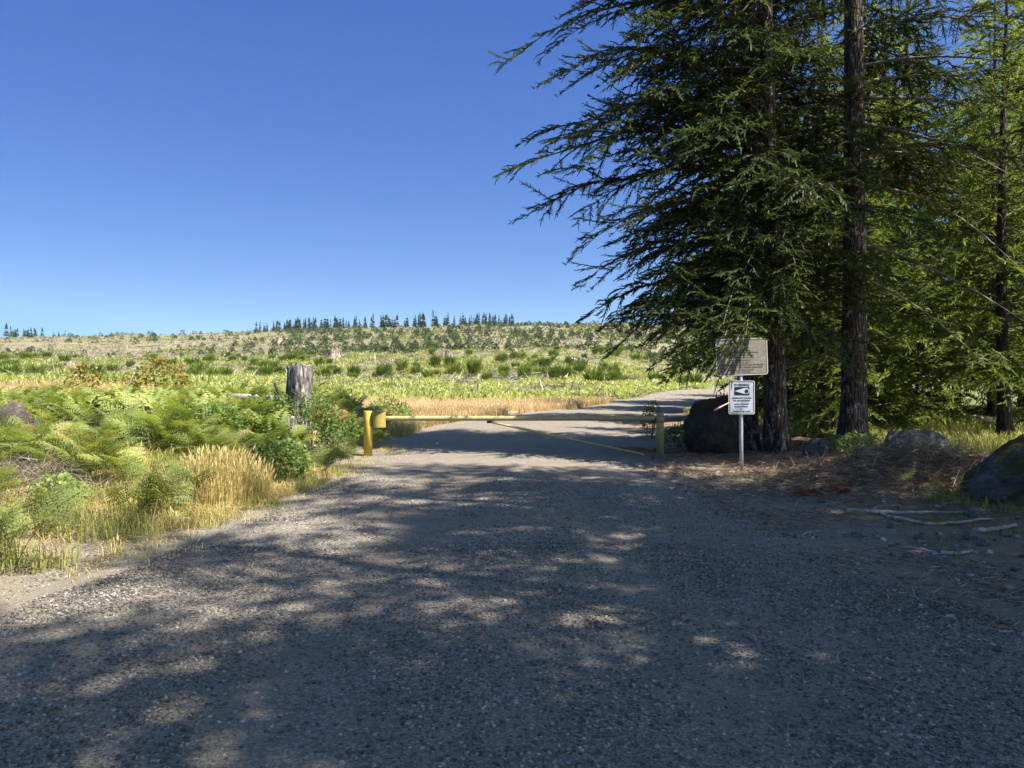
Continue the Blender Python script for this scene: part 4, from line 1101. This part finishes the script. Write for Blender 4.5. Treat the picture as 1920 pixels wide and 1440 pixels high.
# meadow behind the gate
n = 90000; y = q.uniform(22.5, 47, n); x = road_l(y) - q.uniform(0, 1, n) ** 1.3 * 26 - .15; keep = (fbm(x * .35, y * .35, 95) > .27) & (x > -.75 * y); x, y = x[keep], y[keep]; n = len(x)
gr = np.clip(np.interp(y, [22, 27, 31], [.8, .35, 0]) + (fbm(x * .3, y * .3, 97) - .55) * .8, 0, 1)
isg = q.random(n) < gr * .8
V, F, T = blade_field(x[~isg], y[~isg], q.uniform(.2, .55, (~isg).sum()), .016, q, np.clip(q.normal(.5, .2, (~isg).sum()) + (fbm(x[~isg] * .25, y[~isg] * .25, 98) - .5) * 1.2, 0, 1), .5, .3)
tag(mesh_np("meadow_grass", V, [F], M['grass_meadow'], tint=T), "golden dry meadow grass behind the gate", kind='stuff')
A = blade_field(x[isg], y[isg], q.uniform(.25, .55, isg.sum()), .015, q, np.clip(q.normal(.6, .25, isg.sum()), 0, 1), .6)
# grass in the wood on the right
n = 42000; y = q.uniform(15, 34, n); x = q.uniform(7.5, 27, n); keep = (x < .80 * y) & (fbm(x * .5, y * .5, 99) > .36) & (x > 8.6 - (y - 15) * .1); x, y = x[keep], y[keep]; n = len(x)
B_ = blade_field(x, y, q.uniform(.15, .5, n), .016, q, np.clip(q.normal(.75, .25, n), 0, 1), .7)
n = 16000; y = q.uniform(4.5, 15, n); x = q.uniform(3.0, 10, n); keep = (x > road_r(y) + .5) & (fbm(x * 1.1, y * 1.1, 101) > .57); x, y = x[keep], y[keep]; n = len(x)
C_ = blade_field(x, y, q.uniform(.03, .14, n), .006, q, np.clip(q.normal(.25, .2, n), 0, 1), 1.3)
n = 1500; a = q.uniform(0, 6.3, n); k_ = q.uniform(.92, 1.5, n); x = 6.55 + np.cos(a) * .85 * k_; y = 9.75 + np.sin(a) * .7 * k_
D_ = blade_field(x, y, q.uniform(.05, .24, n), .007, q, np.clip(q.normal(.3, .25, n), 0, 1), 1.0)
n = 900; a = q.uniform(0, 6.3, n); k_ = q.uniform(.9, 1.4, n); x = 7.45 + np.cos(a) * .95 * k_; y = 14.2 + np.sin(a) * .6 * k_
E_ = blade_field(x, y, q.uniform(.06, .26, n), .009, q, np.clip(q.normal(.5, .25, n), 0, 1), 1.0)
V, F, T = join([A, B_, C_, D_, E_]); tag(mesh_np("woodland_grass", V, [F], M['grass_green'], tint=T), "bright green grass on the floor of the sunlit wood", kind='stuff')

# needle litter and twigs on the right verge
n = 44000; y = np.sqrt(q.uniform(4.5 ** 2, 19 ** 2, n)); x = q.uniform(2.4, 11, n)
keep = (x > road_r(y) - .9 + (fbm(x * 1.2, y * 1.2, 103) - .5) * 1.8) & (fbm(x * .8, y * .8, 105) > .36 + .12 * (y < 8.5)) & (x < .8 * y + 1); x, y = x[keep], y[keep]; n = len(x)
A = kites(np.stack([x, y, np.maximum(ground_z(x, y), road_z(x, y)) + q.uniform(0, .035, n)], 1), q.normal(0, 1, (n, 3)) * [1, 1, .14], q.uniform(.05, .26, n), q.uniform(.004, .011, n), np.clip(q.normal(.48, .24, n), 0, 1), mid=.4)
B_ = tangle(5600, 5.9, 11.3, .95, .55, .17, q, (.1, .5), (.003, .0065), .35)
C_ = tangle(900, 5.2, 13.4, 1.1, .8, .12, q, (.1, .5), (.003, .006), .3)
V, F, T = join([A, B_, C_]); tag(mesh_np("forest_litter", V, [F], M['litter'], tint=T), "brown fir needles and twigs littering the right verge", kind='stuff')
for i, (px, py, lb) in enumerate(((1512, 930, "orange dead sprig at the road side of the needle mound"), (1577, 925, "duller orange sprig on the needle mound"))):
    x_, y_ = at(px, py, 5); n = 60; qq = np.random.default_rng(600 + i)
    V, F, T = kites(qq.normal(0, .07, (n, 3)) * [1, .7, .3] + [0, 0, .04], qq.normal(0, 1, (n, 3)) * [1, 1, .4], .11, .03, qq.uniform(.2, 1, n)); o = mesh_np("dead_sprig", V, [F], M['orange'], tint=T)
    o.location = (x_, y_, gz(x_, y_)); tag(o, lb, "sprig")
V, F, T = frond_template(700, .5, .2, 8, 4, .16); V = V[:, [2, 1, 0]]; o = mesh_np("fallen_sprig", V, [F], M['fern_yellow'], tint=T); x_, y_ = at(1670, 920, 5); o.location = (x_, y_, gz(x_, y_) + .1); o.rotation_euler = (0, -.05, .15); tag(o, "fresh green sprig fallen on the needle mound", "sprig")

# ------------------------------------------------------------------ the clearing: ferns, broom, saplings, stumps
print("clearing")
def tuft_template(seed, n, spread=.9, w=.13, l=.5):
    q = np.random.default_rng(seed); d = q.normal(0, 1, (n, 3)) * [1, 1, .35] + [0, 0, .45]; b = q.normal(0, .24, (n, 3)) * [1, 1, .3] + [0, 0, .08]
    return kites(b, d, l * q.uniform(.6, 1.2, n), w * q.uniform(.6, 1.2, n), np.clip(q.normal(.5, .18, n), 0, 1), cross=False)
TF = [tuft_template(800 + k, 30, .9, .085, .36) for k in range(4)]
def wedge(n, y0, y1, q, lo=-.80, hi=.42, p=1.0):
    y = y0 + (y1 - y0) * q.uniform(0, 1, n) ** p; x = q.uniform(lo, hi, n) * y; return x, y
def tufts(x, y, sc, q, dt):
    parts = []; w = q.integers(0, 4, len(x)); z = ground_z(x, y)
    for j in range(4):
        m = w == j; parts.append(scatter(TF[j], rotm(q.uniform(0, 6.3, m.sum()), 0, 0, sc[m]), np.stack([x, y, z], 1)[m], dt[m]))
    V, F, T = join(parts); return V, F, np.clip(T, 0, 1)
x, y = wedge(44000, 26, 290, q, p=1.5); dens = fbm(x * .10, y * .06, 111) * .45 + .55 * fbm(x * .45, y * .25, 113)
belt = np.exp(-((y - 54) / 9) ** 2) * .13; mead = ((x > -27) & (y < 45)) * .35 + ((y < 36) & (x > -9)) * 1.0
keep = (dens + belt - mead - .16 * sstep(100, 150, y) > q.uniform(.37, .59, len(x))) & (road_in(x, y) < -.8); x, y = x[keep], y[keep]
V, F, T = tufts(x, y, q.uniform(.8, 1.7, len(x)) * (1 + .25 * sstep(60, 130, y)), q, q.normal(0, .24, len(x)) + .12 * np.exp(-((y - 64) / 10) ** 2) - .1 * (y > 110))
tag(mesh_np("fern_carpet", V, [F], M['fern_yellow'], tint=T), "yellow green fern cover spread over the lower clearing", kind='stuff')
n = 16000; x, y = wedge(n, 52, 300, q, p=1.3); keep = (fbm(x * .3, y * .15, 117) > .40) & (road_in(x, y) < -1.2); x, y = x[keep], y[keep]
V, F, T = tufts(x, y, q.uniform(.5, 1.2, len(x)) * (1 + .4 * sstep(60, 200, y)), q, q.normal(.05, .3, len(x)))
tag(mesh_np("dry_brush", V, [F], M['brush'], tint=T), "dry tan brush and dead stems between the shrubs of the clearing", kind='stuff')
# bleached slash
n = 26000; x, y = wedge(n, 50, 300, q, p=1.2); keep = (fbm(x * .09, y * .05, 121) > .38) & (road_in(x, y) < -1.5); x, y = x[keep], y[keep]; n = len(x); z = ground_z(x, y)
V, F, T = kites(np.stack([x, y, z + q.uniform(.02, .35, n)], 1), q.normal(0, 1, (n, 3)) * [1, 1, .22] , q.uniform(.4, 2.2, n), q.uniform(.04, .13, n), np.clip(q.normal(.6, .28, n), 0, 1))
tag(mesh_np("logging_slash", V, [F], M['slash'], tint=T), "bleached logging slash strewn across the cleared hillside", kind='stuff')

def broom_mesh(seed, n=230):
    q = np.random.default_rng(seed); a = q.uniform(0, 6.3, n); sp = q.uniform(0, 1.1, n) ** .8
    d = np.stack([np.cos(a) * sp, np.sin(a) * sp, np.ones(n)], 1); b = np.stack([np.cos(a) * q.uniform(0, .35, n), np.sin(a) * q.uniform(0, .35, n), q.uniform(0, .45, n)], 1)
    V, F, T = kites(b, d, q.uniform(.25, .6, n), .06, np.clip(q.normal(.5, .2, n), 0, 1)); return V, F, T
def sapling_mesh(seed, n=150):
    q = np.random.default_rng(seed); z = q.uniform(0, 1, n) ** 1.25; a = q.uniform(0, 6.3, n); r = np.sqrt(1 - z ** 2) * .34 * q.uniform(.3, 1, n) ** .5
    b = np.stack([np.cos(a) * r, np.sin(a) * r, .04 + z * .8], 1); d = np.stack([np.cos(a) * (1 - .7 * z), np.sin(a) * (1 - .7 * z), q.uniform(-.9, .5, n) + z * .8], 1) + q.normal(0, .35, (n, 3))
    return kites(b, d, (.12 * (1 - z) + .16) * q.uniform(.7, 1.1, n), .13, np.clip(q.normal(.5, .25, n), 0, 1))
def ridge_mesh(seed, n=260, wid=.17):
    q = np.random.default_rng(seed); lev = np.sort(q.uniform(0, 1, 17)); B, Dd, L_ = [], [], []
    for l in lev:
        for k in range(int(n / 17)):
            a = q.uniform(0, 6.3); r = wid * (1 - l) ** .85 * q.uniform(.55, 1.15) + .012; B.append((0, 0, .1 + .88 * l)); Dd.append((math.cos(a), math.sin(a), q.uniform(-.45, -.0))); L_.append(r)
    B.append((0, 0, .9)); Dd.append((0, 0, 1)); L_.append(.1)
    return kites(np.array(B, float), np.array(Dd), np.array(L_), .06, np.clip(q.normal(.5, .25, len(B)), 0, 1), mid=.5)
def shared(name, arr, m):
    o = mesh_np(name, arr[0], [arr[1]], M[m], tint=arr[2]); me = o.data; bpy.data.objects.remove(o); return me
BM = [shared("broom_bush", broom_mesh(820 + k), 'broom') for k in range(4)]
SM = [shared("conifer_sapling", sapling_mesh(840 + k), 'sapling') for k in range(4)]
RM = [shared("crown", ridge_mesh(860 + k, 380, .14 + .025 * k), 'ridge') for k in range(4)]
tv_, tf_, _ = tube([(0, 0, -.05), (0, 0, .5), (0, 0, .93)], [.012, .009, .003], 5, cap=False)
o = mesh_np("trunk", tv_, [tf_], M['bark_far'], smooth=True); TMESH = o.data; bpy.data.objects.remove(o)
def put(name, me, x, y, sc, rz, label, cat, group, dz=0):
    o = bpy.data.objects.new(name, me); S.collection.objects.link(o); o.location = (x, y, gz(x, y) + dz); o.scale = sc; o.rotation_euler = (0, 0, rz)
    return tag(o, label, cat, group)
GB = "broom bushes dotted over the clearing"
named = [(755, 700, 1.0, "round broom bush alone below the middle of the far trees"), (888, 705, 1.15, "bushiest broom bush above the middle of the boom"), (722, 712, 1.0, "yellow green broom bush left of the round one"),
         (945, 705, .8, "dark broom bush right of the bushiest one"), (815, 690, 1.0, "dark broom bush beside the pale stump"), (845, 690, .95, "tall broom bush touching the pale stump"), (985, 712, 1.0, "upright broom bush left of the white stump"),
         (1058, 712, .95, "broom bush just left of the black root wad"), (600, 690, .9, "broom bush right of the tall snag"), (560, 675, 1.1, "wide dark broom bush above the tall snag"), (1150, 708, .9, "olive broom bush right of the black root wad")]
used = []
for i, (px, py, s, lb) in enumerate(named):
    x, y = at(px, py, 40); used.append((x, y)); put("broom_bush", BM[i % 4], x, y, (s * 1.75, s * 1.75, s * 2.1), i, lb, "bush", GB)
nb = 0; qb = np.random.default_rng(31)
while nb < 150:
    y = qb.uniform(56, 138); u = qb.uniform(-.72, .24); x = u * y
    green = fbm(x * .05, y * .05, 131) + (.12 if u < -.3 else 0)
    if green < qb.uniform(.40, .62) or road_in(np.array(x), np.array(y)) > -2: continue
    if u < -.3 and y < 62: continue
    s = qb.uniform(.55, 1.15); w = s * qb.uniform(1.2, 2.0) * (1.25 if u < -.35 else 1)
    put("broom_bush", BM[nb % 4], x, y, (w, w, s * 1.7), qb.uniform(0, 6), "green broom bush in the belt of broom at the left foot of the slope" if u < -.3 else "green broom bush standing loose on the lower slope", "bush",
        "broom belt at the left foot of the slope" if u < -.3 else "broom bushes loose on the lower slope"); nb += 1
ns = 0; qs = np.random.default_rng(33)
while ns < 290:
    y = qs.uniform(135, 300); u = qs.uniform(-.70, .27); x = u * y
    if qs.random() > (.25 if u < -.3 else 1) or fbm(np.array(x * .03), np.array(y * .03), 141) < qs.uniform(.3, .55): continue
    s = qs.uniform(1.0, 1.9)
    left = u < -.3
    put("conifer_sapling", SM[ns % 4], x, y, (s, s, s * .78), qs.uniform(0, 6), "small dark sapling on the bare brown slope at the left" if left else "small dark green sapling planted on the upper slope", "sapling",
        "saplings on the bare left slope" if left else "planted saplings on the upper slope"); ns += 1
n = 3000; x, y = wedge(n, 138, 296, q, -.72, .30); keep = (fbm(x * .03, y * .03, 141) > q.uniform(.3, .55, n)) & ((x > -.3 * y) | (q.random(n) < .22)) ; x, y = x[keep], y[keep]; n = len(x)
parts = []; w = q.integers(0, 2, n)
for j in range(2):
    m_ = w == j; s_ = q.uniform(.9, 1.9, m_.sum()); parts.append(scatter(sapling_mesh(880 + j, 60), rotm(q.uniform(0, 6.3, m_.sum()), 0, 0, s_), np.stack([x, y, ground_z(x, y)], 1)[m_], q.normal(0, .2, m_.sum())))
V, F, T = join(parts); tag(mesh_np("sapling_cover", V, [F], M['sapling'], tint=np.clip(T, 0, 1)), "far planted saplings and low brush dotting the upper slope", kind='stuff')
# trees along the ridge
def ridge_tree(px, top_py, seed, label, group, dist=None, base=None):
    u = (px - 960) / F_PX; y = dist; x = u * y; z0 = gz(x, y); ztop = 1.6 + (720 - top_py) / F_PX * y; h = max(2.2, ztop - z0)
    r = empty("ridge_conifer", (x, y, z0), label, "tree", group, seed * 1.7); r.scale = (h, h, h)
    for nm, me in (("trunk", TMESH), ("crown", RM[(seed * 7 // 3) % 4])):
        o = bpy.data.objects.new(nm, me); S.collection.objects.link(o); o.parent = r
    return r
GR = "small conifers along the ridge skyline"; GL = "conifers at the far left end of the skyline"
for i, (px, tp, lb) in enumerate(((812, 580, "tallest thin spire in the right half of the skyline row"), (562, 594, "tallest conifer in the left part of the skyline row"), (714, 590, "broad pair member near the middle of the skyline row"),
    (729, 593, "dark pointed conifer next to the broad one mid row"), (840, 585, "full dark conifer right of the thin spire"), (793, 584, "bushy conifer left of the thin spire"), (633, 595, "slim conifer at the end of the left part of the row"),
    (513, 601, "conifer at the left start of the skyline row"), (868, 584, "slim pale conifer between full dark ones"), (948, 588, "last full conifer at the right end of the skyline row"), (12, 604, "tallest conifer at the far left edge"))):
    ridge_tree(px, tp, i, lb, GL if px < 100 else GR, 296)
qr = np.random.default_rng(35)
for i in range(125):
    px = qr.uniform(480, 965); base = np.interp(px, [480, 560, 700, 850, 965], [614, 606, 601, 597, 599]) - 4
    ridge_tree(px, base - qr.uniform(-2, 11) ** 1.0 * (1.0 if 500 < px < 760 else .9), i, "small spired conifer in the row along the ridge skyline", GR, qr.uniform(288, 302))
for i in range(44):
    px = qr.uniform(-140, 92); ridge_tree(px, 617 + max(0, px) * .05 - qr.uniform(-3, 9), i, "dark conifer in the clump at the far left end of the skyline", GL, qr.uniform(288, 305))
for i, px in enumerate((100, 110, 122, 278, 285, 345, 362, 470, 478)):
    ridge_tree(px, 619 + (px < 200) * 2 - i % 3 * 1.5, i, "tiny lone conifer on the low left part of the skyline", "tiny lone conifers on the left skyline", 294)
# stumps and logs in the clearing
for i, (px, py, r, h, lb) in enumerate(((523, 645, .8, 1.9, "dark stump high on the slope below the left skyline trees"), (626, 672, .9, 1.5, "grey ragged stump on the slope above the gate"), (842, 678, .6, 1.5, "pale brown stump beside two broom bushes"),
    (1085, 690, 1.0, 1.3, "black uprooted root wad on the slope"), (1030, 706, .5, .9, "small white stump below the black root wad"), (1112, 640, .7, .9, "tiny grey stump high on the slope at the right"), (965, 662, .5, .7, "little stump in the middle of the upper slope"),
    (285, 672, .3, 2.2, "thin bleached dead stem standing in the broom belt"), (130, 690, .7, .7, "low grey stump in the broom belt at the left"))):
    x, y = at(px, py, 45); stump((x, y), h, r if i != 7 else .07, 70 + i, lb, 'stump', rag=.28, group="stumps in the clearing", flare=.4)
ql = np.random.default_rng(37)
for i, (px, py) in enumerate(((240, 655), (275, 652), (300, 650), (330, 648), (352, 643), (395, 650), (425, 655), (60, 655), (150, 660), (430, 640), (985, 710), (1130, 690), (1180, 660), (660, 655), (330, 655), (210, 648), (100, 648), (460, 660))):
    x, y = at(px, py, 45); a = ql.uniform(.45, 1.35); L_ = ql.uniform(3, 7); dx, dy = math.cos(a) * L_ / 2, math.sin(a) * L_ / 2
    P = np.array([(x - dx, y - dy, gz(x - dx, y - dy) + .25), (x, y, gz(x, y) + .45), (x + dx, y + dy, gz(x + dx, y + dy) + .5)])
    tag(wood("log", [tube(P, [.15, .13, .08], 8)], M['snag']), "bleached log lying on the bare slope at the left" if px < 500 else "bleached log lying among the ferns on the slope", "log", "bleached logs on the left slope" if px < 500 else "bleached logs on the right slope")
print("done", sum(len(o.data.polygons) for o in bpy.data.objects if o.type == 'MESH'))

# ------------------------------------------------------------------ air
hv, hf, _ = box(0, 2250, 190, 5600, 12000, 560)
hz = mesh_np("haze", hv, [hf], None)
t = bpy.data.materials.new("pale_air"); t.use_nodes = True; t.node_tree.nodes.clear()
ho = t.node_tree.nodes.new("ShaderNodeOutputMaterial"); pv = t.node_tree.nodes.new("ShaderNodeVolumePrincipled")
pv.inputs["Color"].default_value = (.72, .84, 1, 1); pv.inputs["Density"].default_value = 0.00005
t.node_tree.links.new(pv.outputs[0], ho.inputs["Volume"]); hz.data.materials.clear(); hz.data.materials.append(t)
tag(hz, "pale summer haze over the far hills", kind='stuff')
